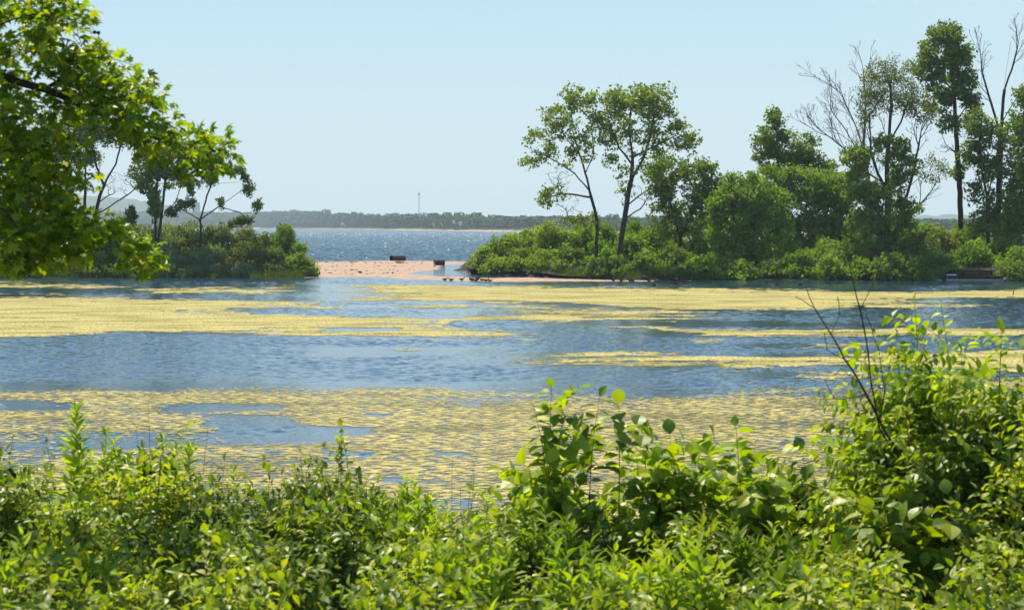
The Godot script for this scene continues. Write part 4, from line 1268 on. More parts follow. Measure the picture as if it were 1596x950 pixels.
func bank_shrubs():
	var left := [
		["dark shrub at the far left end of the left bank", 20, 340, 46, 166, "dark"], ["dark green shrub behind the left shore below the forked tree's side limb", 80, 348, 42, 165, "dark"],
		["olive shrub on the shore in front of the forked tree", 122, 384, 38, 161.5, "olive"], ["tall dark shrub between the forked tree and the leafy snag", 168, 358, 40, 165, "dark"],
		["low dark shrub at the waterline far left", 58, 394, 44, 160.5, "dark"], ["low shaded shrub at the waterline left of all the others", -6, 392, 46, 160.5, "dark"],
		["arching olive shrub leaning over the water left of the snag", 152, 398, 36, 160.3, "olive"], ["mid green shrub under the creeper-wrapped trunk", 208, 362, 32, 164, "green"],
		["dark low shrub at the waterline under the creeper-wrapped trunk", 200, 398, 36, 160.2, "dark"], ["pale green rounded shrub right of the creeper-wrapped trunk", 250, 347, 38, 165.5, "silver"],
		["olive shrub under the tufted sapling", 296, 346, 36, 166, "olive"], ["dark olive shrub behind the silvery one on the left bank", 338, 352, 34, 166, "olive"],
		["olive green shrub left of the tall upright one on the left bank", 382, 353, 32, 167, "olive"], ["small olive shrub nestled against the tall upright one", 416, 360, 24, 169, "olive"],
		["tall upright bright shrub at the right end of the left bank", 446, 347, 26, 167, "upright"], ["leaning green shrub outermost on the left bank beside the sand", 470, 374, 19, 165.5, "green"],
		["silvery grey-green rounded shrub in the middle of the left bank", 324, 388, 32, 161.3, "silver"], ["pale silvery shrub at the waterline in the middle of the left bank", 278, 402, 34, 160.2, "silver"],
		["olive brown shrub in front of the tall upright one", 388, 384, 34, 162, "olive"], ["low olive shrub between the silvery ones and the bank's end", 424, 392, 32, 161, "olive"],
		["low silvery plant at the waterline below the olive brown shrub", 378, 413, 22, 160, "silver"], ["dark green low shrub at the foot of the left bank's sandy end", 458, 398, 28, 161.5, "dark"],
		["olive low shrub at the bank's sandy tip", 480, 404, 12, 161.5, "olive"], ["grass-green low plant beside the pale silvery shrub", 240, 408, 26, 160, "upright"]]
	for s in [["tall shaded shrub at the back of the left bank, leftmost", 20, 318, "dark"], ["tall back-row shrub behind the straight dark stem", 95, 322, "dark"], ["back-row shrub between the forked tree and the creeper-wrapped trunk", 200, 345, "olive"]]: bush(s[0], s[1], s[2], 44, 172, s[3], "shrub", 1.5, "shrubs on the left bank")
	for s in left: bush(s[0], s[1], s[2], s[3], s[4] - 1.2, s[5], "shrub", 1.6, "shrubs on the left bank")
	var right := [
		["yellow-green shrub at the tip of the right bank over the undercut soil", 758, 387, 26, 172, "bright"], ["bright yellow-green shrub second from the tip of the right bank", 790, 371, 32, 173, "bright"],
		["bright rounded shrub atop the mound right of the inlet", 830, 360, 36, 174, "bright"], ["yellow-green shrub left of the leaning tree's foot", 868, 350, 36, 170, "bright"],
		["green shrub behind the leaning tree's foot", 905, 346, 32, 171, "green"], ["sunlit low shrub spilling over the undercut bank", 806, 392, 32, 168, "bright"],
		["grassy yellow-green shrub lowest on the undercut bank's edge", 772, 402, 22, 169, "bright"], ["yellow-green low shrub right of the undercut bank", 852, 394, 32, 166, "bright"],
		["dark shrub on the shore left of the leaning tree", 892, 390, 32, 163, "dark"], ["green shrub between the leaning tree and the round-topped tree", 936, 376, 32, 165, "green"],
		["green shrub behind the round-topped tree's trunk", 980, 368, 36, 167, "green"], ["sunlit green shrub right of the round-topped tree", 1016, 360, 38, 169, "green"],
		["dark green low shrub below the small many-stemmed tree's left side", 1004, 398, 36, 160, "dark"], ["shaded low shrub at the round-topped tree's foot", 952, 402, 34, 160, "dark"],
		["shaded shrub below the small many-stemmed tree", 1052, 386, 38, 160.5, "dark"], ["green shrub between the many-stemmed tree and the bright rounded tree", 1096, 368, 34, 163, "green"],
		["leafy green shrub on the shore before the bright rounded tree's left side", 1102, 398, 34, 158, "green"], ["low green shrub at the bright rounded tree's foot", 1152, 408, 36, 156.3, "green"],
		["low weedy shrub right of the bright rounded tree's foot", 1202, 406, 34, 156, "dark"], ["light green shrub on the shore left of the dead tree", 1246, 396, 30, 156, "green"],
		["green shrub behind the shore below the dead tree's fan", 1284, 376, 42, 160, "green"], ["mid green shrub left of the creeper-clad tree", 1316, 384, 36, 158, "dark"],
		["sunlit yellow-green low shrub at the waterline below the dead tree", 1288, 404, 30, 155.4, "bright"], ["green low shrub at the waterline left of the big trunk", 1338, 404, 32, 155, "green"],
		["very dark shrub at the foot of the big trunk", 1386, 400, 34, 153.8, "dark"], ["olive shrub right of the big trunk", 1430, 372, 36, 158, "olive"],
		["feathery olive low shrub at the waterline right of the big trunk", 1438, 402, 28, 153.4, "upright"], ["olive green shrub below the gap where the hill shows", 1466, 362, 30, 163, "olive"],
		["green low shrub left of the little dock", 1470, 398, 28, 155, "green"], ["green shrub behind the little dock", 1520, 378, 36, 158.5, "green"],
		["light green shrub at the tallest tree's foot", 1508, 358, 34, 166, "green"], ["leafy shrub at the right bare tree's foot", 1560, 372, 36, 161, "green"],
		["broad shrub right of the little dock", 1592, 388, 34, 156, "green"], ["dark low shrub at the waterline right of the little dock", 1584, 408, 24, 152.4, "dark"],
		["tall shrub at the right bank's outer end", 1640, 366, 44, 157, "green"], ["pale leafy shrub behind the olive one right of the big trunk", 1424, 346, 28, 169, "green"],
		["bright shrub low in the gap left of the tallest tree's trunk", 1452, 352, 22, 168, "bright"], ["olive green weedy shrub before the big trunk's right side", 1412, 398, 26, 154.2, "olive"]]
	var behind := [["green shrub behind the leaning tree, farthest back", 940, 347, "green"], ["green back-row shrub right behind the round-topped tree", 990, 344, "green"], ["dark back-row shrub left of the many-stemmed tree", 1040, 346, "dark"], ["green back-row shrub right of the many-stemmed tree", 1105, 338, "green"], ["shaded back-row shrub behind the bright rounded tree", 1160, 342, "dark"], ["green back-row shrub behind the bright rounded tree's right side", 1220, 342, "green"], ["back-row shrub below the dead tree's left limbs", 1285, 338, "green"], ["dark back-row shrub behind the dead tree's trunk", 1340, 342, "dark"], ["green back-row shrub right of the big trunk", 1400, 350, "green"], ["low back-row shrub in the gap where the far hill shows", 1455, 355, "olive"], ["back-row shrub behind the tallest tree's bare trunk", 1512, 350, "green"], ["dark back-row shrub behind the right bare tree", 1565, 345, "dark"], ["green back-row shrub at the far right", 1630, 342, "green"]]
	for s in behind: bush(s[0], s[1], s[2], 34, 177, s[3], "shrub", 1.5, "shrubs on the right bank")
	for s in right: bush(s[0], s[1], s[2], s[3], s[4] - (3.6 if s[4] < 162 else 2.0), s[5], "shrub", 1.7, "shrubs on the right bank")
	# grass and weeds along the water's edge
	rng.seed = 91
	var places := []
	var tints := []
	for k in 1500:
		var u := rng.randf_range(-30, 498)
		var p := flat([u, 432.6])
		p.y = along(left_line, p.x) + rng.randf_range(0.0, 3.2)
		var y := left_height(p.x, p.y)
		if y < 0.0: continue
		places.append(Transform3D(Basis(Vector3.UP, rng.randf() * TAU).scaled(Vector3.ONE * rng.randf_range(0.5, 1.1)), Vector3(p.x, y, -p.y)))
		tints.append(vary(Color(0.11, 0.16, 0.04) if u > 250 else Color(0.06, 0.10, 0.03), 0.3))
	tag(many(self, "grass", leaf_shape.grass_tuft, M.leaf_far, places, tints), "short bright grass fringing the left bank's waterline", "", "", "stuff")
	places = []
	tints = []
	for k in 2200:
		var u := rng.randf_range(735, 1680)
		var p := flat([u, 432.6])
		p.y = along(right_line, p.x) + rng.randf_range(0.6, 2.2)
		p.x *= p.y / 160.0
		var y := right_height(p.x, p.y)
		if y < 0.02: continue
		places.append(Transform3D(Basis(Vector3.UP, rng.randf() * TAU).scaled(Vector3.ONE * rng.randf_range(0.4, 1.0)), Vector3(p.x, y, -p.y)))
		tints.append(vary(Color(0.10, 0.16, 0.035), 0.35))
	tag(many(self, "grass", leaf_shape.grass_tuft, M.leaf_far, places, tints), "tall weeds and grass along the right bank's waterline", "", "", "stuff")
# ---------------------------------------------------------------- small things
func lathe(profile: Array, sides := 20) -> ArrayMesh:      # [x, r] along the x axis
	var b := Maker.new()
	for k in profile.size() - 1:
		b.frustum(Vector3(profile[k][0], 0, 0), Vector3(profile[k + 1][0] + 1e-5, 0, 0), maxf(profile[k][1], 1e-4), maxf(profile[k + 1][1], 1e-4), sides, Vector3.RIGHT, Vector3.RIGHT)
	return b.done()

func on_sand(u: float, v: float) -> Vector3:
	var p := on_water(u, v)
	for k in 3:
		p = on_water(u, v, maxf(0.0, sand_height(p.x, -p.z)))
	return p

func box_part(parent: Node, called: String, x0: float, x1: float, y0: float, y1: float, z0: float, z1: float, mat: Material) -> MeshInstance3D:
	var b := Maker.new()
	b.box(Vector3(x0, y0, z0), Vector3(x1, y1, z1))
	return part(parent, called, b.done(), mat)

func drums():
	var p := on_sand(620, 408.6)
	var t := thing("rusty_culvert_drum", "larger dark drum lying open-ended on the crest of the sand spit", "drum", p)
	t.rotation.y = 0.6
	var up := Transform3D(Basis(), Vector3(0, 0.36, 0))
	part(t, "shell", lathe([[-0.78, 0.36], [-0.8, 0.385], [-0.76, 0.40], [0.0, 0.405], [0.70, 0.40], [0.77, 0.38], [0.79, 0.35]], 26), M.tar, up)
	part(t, "lining", lathe([[0.70, 0.02], [0.70, 0.33], [-0.76, 0.345], [-0.79, 0.37]], 26), M.rust, up)
	part(t, "end_plate", lathe([[0.76, 0.37], [0.785, 0.30], [0.79, 0.0]], 26), M.tar, up)
	for x in [-0.4, 0.05, 0.5]: part(t, "rib", lathe([[x - 0.035, 0.398], [x - 0.015, 0.422], [x + 0.015, 0.422], [x + 0.035, 0.398]], 26), M.tar, up)
	p = on_sand(684.5, 413.2)
	p.y = 0.0
	t = thing("steel_drum", "smaller dark drum lying at the edge of the inlet water", "drum", p)
	t.rotation.y = 0.3
	up = Transform3D(Basis(), Vector3(0, 0.29, 0))
	part(t, "shell", lathe([[-0.50, 0.30], [-0.49, 0.31], [0.49, 0.31], [0.50, 0.30]], 26), M.tar_blue, up)
	for x in [-0.5, 0.5]:
		part(t, "end_plate", lathe([[x - 0.004 * signf(x), 0.29], [x + 0.002, 0.0]], 26), M.tar_blue, up)
		part(t, "rim", lathe([[x - 0.02, 0.312], [x - 0.01, 0.325], [x + 0.01, 0.325], [x + 0.02, 0.312]], 26), M.tar_blue, up)
	for x in [-0.17, 0.17]: part(t, "rib", lathe([[x - 0.03, 0.308], [x - 0.012, 0.326], [x + 0.012, 0.326], [x + 0.03, 0.308]], 26), M.tar_blue, up)
	part(t, "bung", lathe([[0.49, 0.03], [0.52, 0.03], [0.521, 0.0]], 10), M.tar_blue, Transform3D(Basis(), Vector3(0, 0.44, 0.08)))

func stone(called: String, label: String, category: String, where: Vector3, size: Vector3, mat: Material, s: int):
	rng.seed = s
	var b := Maker.new()
	var f := noise(0.9, 3, s)
	var rings := 7
	var sides := 12
	var pts := []
	for r in rings + 1:
		for k in sides:
			var a := TAU * k / sides
			var h := PI * r / rings
			var q := Vector3(sin(h) * cos(a), cos(h), sin(h) * sin(a))
			q *= 1.0 + 0.35 * f.get_noise_3dv(q * 1.3)
			pts.append(q * size * 0.5 + Vector3(0, size.y * 0.36, 0))
	for r in rings:
		for k in sides:
			var k2 := (k + 1) % sides
			b.quad(pts[r * sides + k], pts[r * sides + k2], pts[(r + 1) * sides + k2], pts[(r + 1) * sides + k])
	var o := part(self, called, b.done(), mat, Transform3D(Basis(), where))
	tag(o, label, category)

func bird_shape(rings: Array, legs: float) -> ArrayMesh:      # rings: [x, y, half width, half height, colour]
	var b := Maker.new()
	var sides := 10
	for r in rings.size():
		var g: Array = rings[r]
		for k in sides:
			var a := TAU * k / sides
			b.v.append(Vector3(g[0], g[1] + sin(a) * g[3] + legs, cos(a) * g[2]))
			b.n.append(Vector3(0.0 if r > 0 and r < rings.size() - 1 else signf(g[0]), sin(a), cos(a)).normalized())
			var c: Color = g[4]
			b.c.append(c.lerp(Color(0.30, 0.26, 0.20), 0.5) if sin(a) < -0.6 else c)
			if r > 0:
				var k2 := (k + 1) % sides
				var i0 := (r - 1) * sides
				b.i.append_array(PackedInt32Array([i0 + k, r * sides + k, r * sides + k2, i0 + k, r * sides + k2, i0 + k2]))
	if legs > 0.02:
		for z in [-0.03, 0.03]: b.frustum(Vector3(0.0, -0.02, z), Vector3(-0.01, legs + 0.06, z), 0.006, 0.012, 5, Vector3.ZERO, Vector3.ZERO, Color(0.05, 0.03, 0.02))
	return b.done(true)

func birds():
	var brown := Color(0.14, 0.10, 0.065)
	var dark := Color(0.06, 0.048, 0.04)
	var tan_ := Color(0.26, 0.19, 0.125)
	var bill := Color(0.20, 0.14, 0.03)
	var duck := bird_shape([[-0.29, 0.16, 0.004, 0.004, dark], [-0.23, 0.14, 0.045, 0.03, dark], [-0.13, 0.12, 0.09, 0.075, brown], [0.0, 0.11, 0.105, 0.10, brown], [0.10, 0.12, 0.09, 0.09, tan_], [0.155, 0.16, 0.06, 0.06, tan_], [0.18, 0.21, 0.04, 0.04, brown], [0.195, 0.255, 0.042, 0.042, brown], [0.225, 0.275, 0.042, 0.04, dark], [0.26, 0.265, 0.026, 0.022, bill], [0.30, 0.255, 0.02, 0.009, bill], [0.325, 0.253, 0.004, 0.004, bill]], 0.0)
	var low := bird_shape([[-0.29, 0.13, 0.004, 0.004, dark], [-0.22, 0.12, 0.05, 0.03, brown], [-0.12, 0.10, 0.095, 0.075, brown], [0.0, 0.09, 0.11, 0.09, tan_], [0.10, 0.10, 0.09, 0.08, brown], [0.15, 0.13, 0.06, 0.055, brown], [0.15, 0.165, 0.045, 0.04, dark], [0.12, 0.185, 0.04, 0.035, dark], [0.07, 0.18, 0.022, 0.015, bill], [0.04, 0.175, 0.004, 0.004, bill]], 0.0)
	var white := Color(0.62, 0.61, 0.60)
	var grey := Color(0.25, 0.26, 0.27)
	var gull := bird_shape([[-0.26, 0.15, 0.004, 0.004, dark], [-0.18, 0.14, 0.04, 0.025, grey], [-0.08, 0.125, 0.07, 0.06, grey], [0.03, 0.12, 0.08, 0.075, white], [0.11, 0.14, 0.06, 0.06, white], [0.15, 0.18, 0.042, 0.042, white], [0.17, 0.21, 0.04, 0.04, white], [0.20, 0.215, 0.032, 0.03, white], [0.235, 0.205, 0.008, 0.008, bill], [0.26, 0.20, 0.003, 0.003, bill]], 0.05)
	var black := Color(0.02, 0.02, 0.02)
	var goose := bird_shape([[-0.40, 0.20, 0.004, 0.004, black], [-0.32, 0.19, 0.07, 0.035, dark], [-0.18, 0.17, 0.13, 0.10, brown], [0.0, 0.16, 0.15, 0.14, brown], [0.14, 0.18, 0.12, 0.12, tan_], [0.20, 0.25, 0.06, 0.06, black], [0.22, 0.33, 0.035, 0.035, black], [0.23, 0.40, 0.036, 0.036, black], [0.27, 0.43, 0.036, 0.034, black], [0.31, 0.42, 0.02, 0.016, black], [0.35, 0.41, 0.005, 0.005, black]], 0.12)
	var spots := [[693.5, 437.2, 0.1, 0], [702.8, 437.6, 2.9, 0], [719.6, 437.2, 0.3, 0], [733.6, 436.0, 3.3, 1], [736.0, 438.0, 0.2, 1], [741.3, 438.4, 2.8, 1], [744.4, 436.2, -0.2, 0], [751.2, 438.0, 3.0, 0], [757.6, 438.6, 0.4, 0], [763.2, 438.6, 3.2, 1]]
	var nth := ["first", "second", "third", "fourth", "fifth", "sixth", "seventh", "eighth", "ninth", "tenth"]
	for k in spots.size():
		var q: Array = spots[k]
		bird("duck", nth[k] + " duck from the left resting on the sandbar tip", duck if q[3] == 0 else low, on_sand(q[0], q[1]), q[2], "ducks on the sandbar by the inlet")
	spots = [[956.5, 438.2, 0.2, 0], [968.0, 438.4, 3.0, 1], [973.5, 437.9, 0.1, 2], [982.0, 438.8, 3.3, 0], [986.0, 439.2, 0.0, 1], [1012.0, 438.9, 0.4, 1], [1025.5, 439.4, 2.8, 2], [1035.0, 439.8, 0.0, 1], [1066.0, 441.2, 3.1, 1], [1074.5, 441.4, 0.3, 2], [1019.5, 445.8, 0.2, 1]]
	var seq := ["leftmost", "second", "third", "fourth", "fifth", "sixth", "seventh", "eighth", "ninth", "tenth", "nearest"]
	for k in spots.size():
		var q: Array = spots[k]
		bird("gull" if q[3] == 2 else "duck", seq[k] + (" bird, a white gull, in the shallows" if q[3] == 2 else " bird, a brown duck, in the shallows") + " off the shaded right bank", [duck, low, gull][q[3]], on_sand(q[0], q[1]), q[2], "birds in the shallows")
	bird("goose", "large dark goose standing alone in the shallows off the right bank", goose, on_water(1053, 446.5, -0.04), 0.1, "")
	bird("duck", "left one of two ducks swimming far right of the goose", low, on_water(1212, 444.6), 0.2, "swimming ducks")
	bird("duck", "right one of two ducks swimming far right of the goose", low, on_water(1247, 444.8), 3.0, "swimming ducks")

func bird(called: String, label: String, shape: Mesh, where: Vector3, turn_: float, group: String):
	where.y = maxf(where.y, -0.04)
	var o := part(self, called, shape, M.feather, Transform3D(Basis(Vector3.UP, turn_).scaled(Vector3.ONE * (1.0 if called == "goose" else 0.84)), where))
	tag(o, label, called, group)

func dock():
	var p := on_water(1476, 437.9)
	p.y = 0.0
	var t := thing("wooden_dock", "small old wooden dock with a bench at the right bank's waterline", "dock", p)
	t.rotation.y = -0.04
	box_part(t, "sill_beam", 0.0, 4.1, 0.02, 0.15, -0.5, 0.0, M.wood_pale)
	for k in 4: box_part(t, "deck_plank", 0.85, 4.05, 0.30, 0.345, -1.06 + 0.25 * k, -0.84 + 0.25 * k, M.wood_dark)
	for y in [0.155, 0.20]: box_part(t, "side_board", 0.85, 4.05, y, y + 0.042, -0.035, 0.0, M.wood_dark)
	for x in [0.9, 1.9, 2.95, 3.95]: box_part(t, "post", x, x + 0.1, -0.6, 0.31, -0.16, -0.06, M.wood_dark)
	for x in [1.15, 1.32, 2.55, 3.3]: box_part(t, "post", x, x + 0.09, 0.345, 0.78, -1.0, -0.91, M.wood_dark)
	for k in 2: box_part(t, "back_board", 1.1, 3.5, 0.42 + 0.17 * k, 0.56 + 0.17 * k, -1.04, -1.005, M.wood_dark)
	box_part(t, "rail_plank", 0.42, 2.62, 0.785, 0.845, -1.08, -0.82, M.wood_grey)
	box_part(t, "rail_plank", 2.45, 3.62, 0.70, 0.76, -0.80, -0.60, M.wood_grey)
	var c := thing("picnic_cooler", "dark blue cooler box with a white lid at the dock's left end", "cooler", p + Vector3(0.06, 0.152, -0.3))
	box_part(c, "body", 0.02, 0.66, 0.0, 0.26, -0.19, 0.19, M.cooler_blue)
	box_part(c, "lid", 0.0, 0.68, 0.262, 0.335, -0.21, 0.21, M.white)
	box_part(c, "handle", 0.665, 0.70, 0.16, 0.20, -0.1, 0.1, M.white)
	stone("pale_rock", "pale rock at the dock's right end", "rock", p + Vector3(4.35, 0.0, -0.1), Vector3(0.55, 0.38, 0.4), M.rock, 61)
	stone("flat_rock", "flat grey rock at the waterline right of the dock", "rock", p + Vector3(5.6, 0.0, 0.1), Vector3(0.9, 0.16, 0.4), M.rock, 62)
	stone("small_rock", "small pale stone left of the dock's cooler", "rock", p + Vector3(-0.5, 0.0, -0.1), Vector3(0.5, 0.14, 0.3), M.rock, 63)

func litter():
	var p := on_sand(551, 408.6)
	var log_ := part(self, "driftwood_log", lathe([[-0.45, 0.0], [-0.44, 0.06], [-0.1, 0.075], [0.2, 0.065], [0.46, 0.045], [0.47, 0.0]], 9), M.wood_pale, Transform3D(Basis(Vector3.UP, 0.1), p + Vector3(0, 0.05, 0)))
	tag(log_, "pale driftwood log on the sand spit's crest left of the larger drum", "driftwood")
	p = on_sand(508, 408.8)
	stone("white_stone", "pale stone on the sand spit's crest beside the left bank", "rock", p, Vector3(0.42, 0.2, 0.3), M.rock, 65)
	stone("tan_stone", "low sandy lump in front of the larger drum's open end", "rock", on_sand(622, 409.4), Vector3(1.0, 0.22, 0.4), M.sand, 66)
	for q in [[561, 425.2, 0.34, "dark clod of seaweed low on the sand spit"], [548, 421, 0.3, "pale shell heap in the middle of the sand spit"], [612, 425.4, 0.22, "small dark pebble right of the dark clod on the sand"], [677, 415.4, 0.24, "small dark pebble by the smaller drum"], [538, 421.6, 0.2, "little stone left of the pale shell heap"], [584, 410.5, 0.22, "little pale stone midway between driftwood and larger drum"]]:
		stone("pebble", q[3], "stone", on_sand(q[0], q[1]), Vector3(q[2], q[2] * 0.5, q[2] * 0.7), M.rock if "pale" in q[3] else M.mud, hash(q[3]) % 1000)
	p = on_water(1579, 460)
	var stick := thing("wooden_stake", "short dark stake poking out of the water near the right edge", "stake", p)
	var b := Maker.new()
	b.tube(arc(Vector3(-0.02, -0.3, 0), Vector3(0.06, 0.26, 0), Vector3.ZERO, 2), [0.03, 0.028, 0.024], 7)
	part(stick, "shaft", b.done(), M.bark)
	part(stick, "splintered_top", lathe([[0.0, 0.024], [0.05, 0.012], [0.06, 0.0]], 7), M.bark, Transform3D(Basis(Vector3.BACK, 1.4), Vector3(0.06, 0.26, 0)))
	# drift lines of small wrack on the sand
	rng.seed = 808
	var places := []
	var tints := []
	var chip := Maker.new()
	chip.box(Vector3(-0.5, 0, -0.18), Vector3(0.5, 0.25, 0.18))
	for k in 150:
		var q := on_sand(rng.randf_range(500, 690), [409.2, 414.5, 421.0, 426.0][rng.randi() % 4] + rng.randf_range(-1.2, 1.2))
		if sand_height(q.x, -q.z) < 0.03: continue
		places.append(Transform3D(Basis(Vector3.UP, rng.randf_range(-0.7, 0.7)).scaled(Vector3.ONE * rng.randf_range(0.04, 0.22)), q))
		tints.append([Color(0.10, 0.07, 0.05), Color(0.30, 0.22, 0.15), Color(0.55, 0.48, 0.40)][rng.randi() % 3])
	tag(many(self, "debris", chip.done(), M.leaf_dull, places, tints), "thin drift lines of wrack across the sand spit", "", "", "stuff")

func far_things():
	var d := 2250.0
	var p := at(653, 351, d)
	p.y = 5.0
	var t := thing("radio_mast", "thin lattice radio mast rising over the far treeline", "mast", p)
	var high := at(653, 300, d).y - 5.0
	for k in 3:
		var a := TAU * k / 3.0
		var b := Maker.new()
		b.frustum(Vector3(cos(a), 0, sin(a)) * 1.3, Vector3(cos(a) * 0.55, high, sin(a) * 0.55), 0.14, 0.11, 5)
		part(t, "leg", b.done(), M.steel)
	for k in 13:
		var b := Maker.new()
		for j in 3:
			var a := TAU * j / 3.0
			var a2 := TAU * (j + 1) / 3.0
			var y := high * k / 13.0
			var y2 := high * (k + 1) / 13.0
			var r := lerpf(1.3, 0.55, k / 13.0)
			b.frustum(Vector3(cos(a) * r, y, sin(a) * r), Vector3(cos(a2) * r, y2, sin(a2) * r), 0.07, 0.07, 4)
		part(t, "brace", b.done(), M.steel)
	box_part(t, "antenna", -0.9, 0.9, high * 0.93, high * 0.98, -0.9, 0.9, M.steel)
	part(t, "antenna", lathe([[0, 0.12], [4.0, 0.03]], 5), M.steel, Transform3D(Basis(Vector3.BACK, PI / 2), Vector3(0, high, 0)))
	d = 3500.0
	p = at(307.5, 351, d)
	p.y = 5.0
	t = thing("water_tower", "pale blue cylindrical water tower above the far treeline at left", "tower", p)
	high = at(307, 316, d).y - 5.0
	part(t, "tank", lathe([[0, 4.2], [high, 4.2], [high + 0.8, 3.2], [high + 1.2, 0.0]], 18), M.tower, Transform3D(Basis(Vector3.BACK, PI / 2), Vector3.ZERO))
	part(t, "rim", lathe([[high - 0.8, 4.25], [high - 0.7, 4.5], [high - 0.1, 4.5], [high, 4.25]], 18), M.tower, Transform3D(Basis(Vector3.BACK, PI / 2), Vector3.ZERO))
	d = 2450.0
	p = at(562, 351, d)
	p.y = 5.0
	t = thing("transmission_pole", "faint short pole above the far treeline left of the radio mast", "pole", p)
	high = at(562, 329, d).y - 5.0
	part(t, "shaft", lathe([[0, 0.5], [high, 0.25]], 7), M.steel, Transform3D(Basis(Vector3.BACK, PI / 2), Vector3.ZERO))
	box_part(t, "crossarm", -2.2, 2.2, high * 0.9, high * 0.92, -0.15, 0.15, M.steel)
	for h in [[536, 14.0, 5.5, "small house at the far shore's left part"], [604, 10.0, 5.0, "small house on the far shore below the gap left of the radio mast"], [680, 10.0, 4.5, "low house on the far shore right of the radio mast"], [693, 9.0, 5.0, "narrow house beside the low one on the far shore"], [713, 13.0, 7.0, "tallest house on the far shore's right part"], [721, 10.0, 5.0, "small house right of the tallest one on the far shore"]]:
		d = far_shore(h[0]) + 22.0
		p = at(h[0], 351, d)
		p.y = 1.9
		t = thing("beach_house", h[3], "house", p, "houses on the far shore")
		var w: float = h[1] * 0.45
		var e: float = h[2] * 0.5
		box_part(t, "wall", -w / 2, w / 2, 0, e, -8, 0, M.white_wall)
		var b := Maker.new()
		b.quad(Vector3(-w / 2 - 0.5, e, 0.5), Vector3(-w / 2 - 0.5, e + 2.6, -4), Vector3(w / 2 + 0.5, e + 2.6, -4), Vector3(w / 2 + 0.5, e, 0.5))
		b.quad(Vector3(w / 2 + 0.5, e, -8.5), Vector3(w / 2 + 0.5, e + 2.6, -4), Vector3(-w / 2 - 0.5, e + 2.6, -4), Vector3(-w / 2 - 0.5, e, -8.5))
		for s in [-1.0, 1.0]: b.tri(Vector3(s * w / 2, e, 0), Vector3(s * w / 2, e + 2.3, -4), Vector3(s * w / 2, e, -8))
		part(t, "roof", b.done(), M.roof)
		for k in int(w / 3.5):
			var x := -w / 2 + 1.2 + k * 3.2
			var win := box_part(t, "window", x, x + 1.4, e * 0.45, e * 0.45 + 1.5, 0.0, 0.08, M.dark_glass)
			box_part(win, "frame", x - 0.12, x + 1.52, e * 0.45 - 0.12, e * 0.45, 0.0, 0.12, M.white_wall)
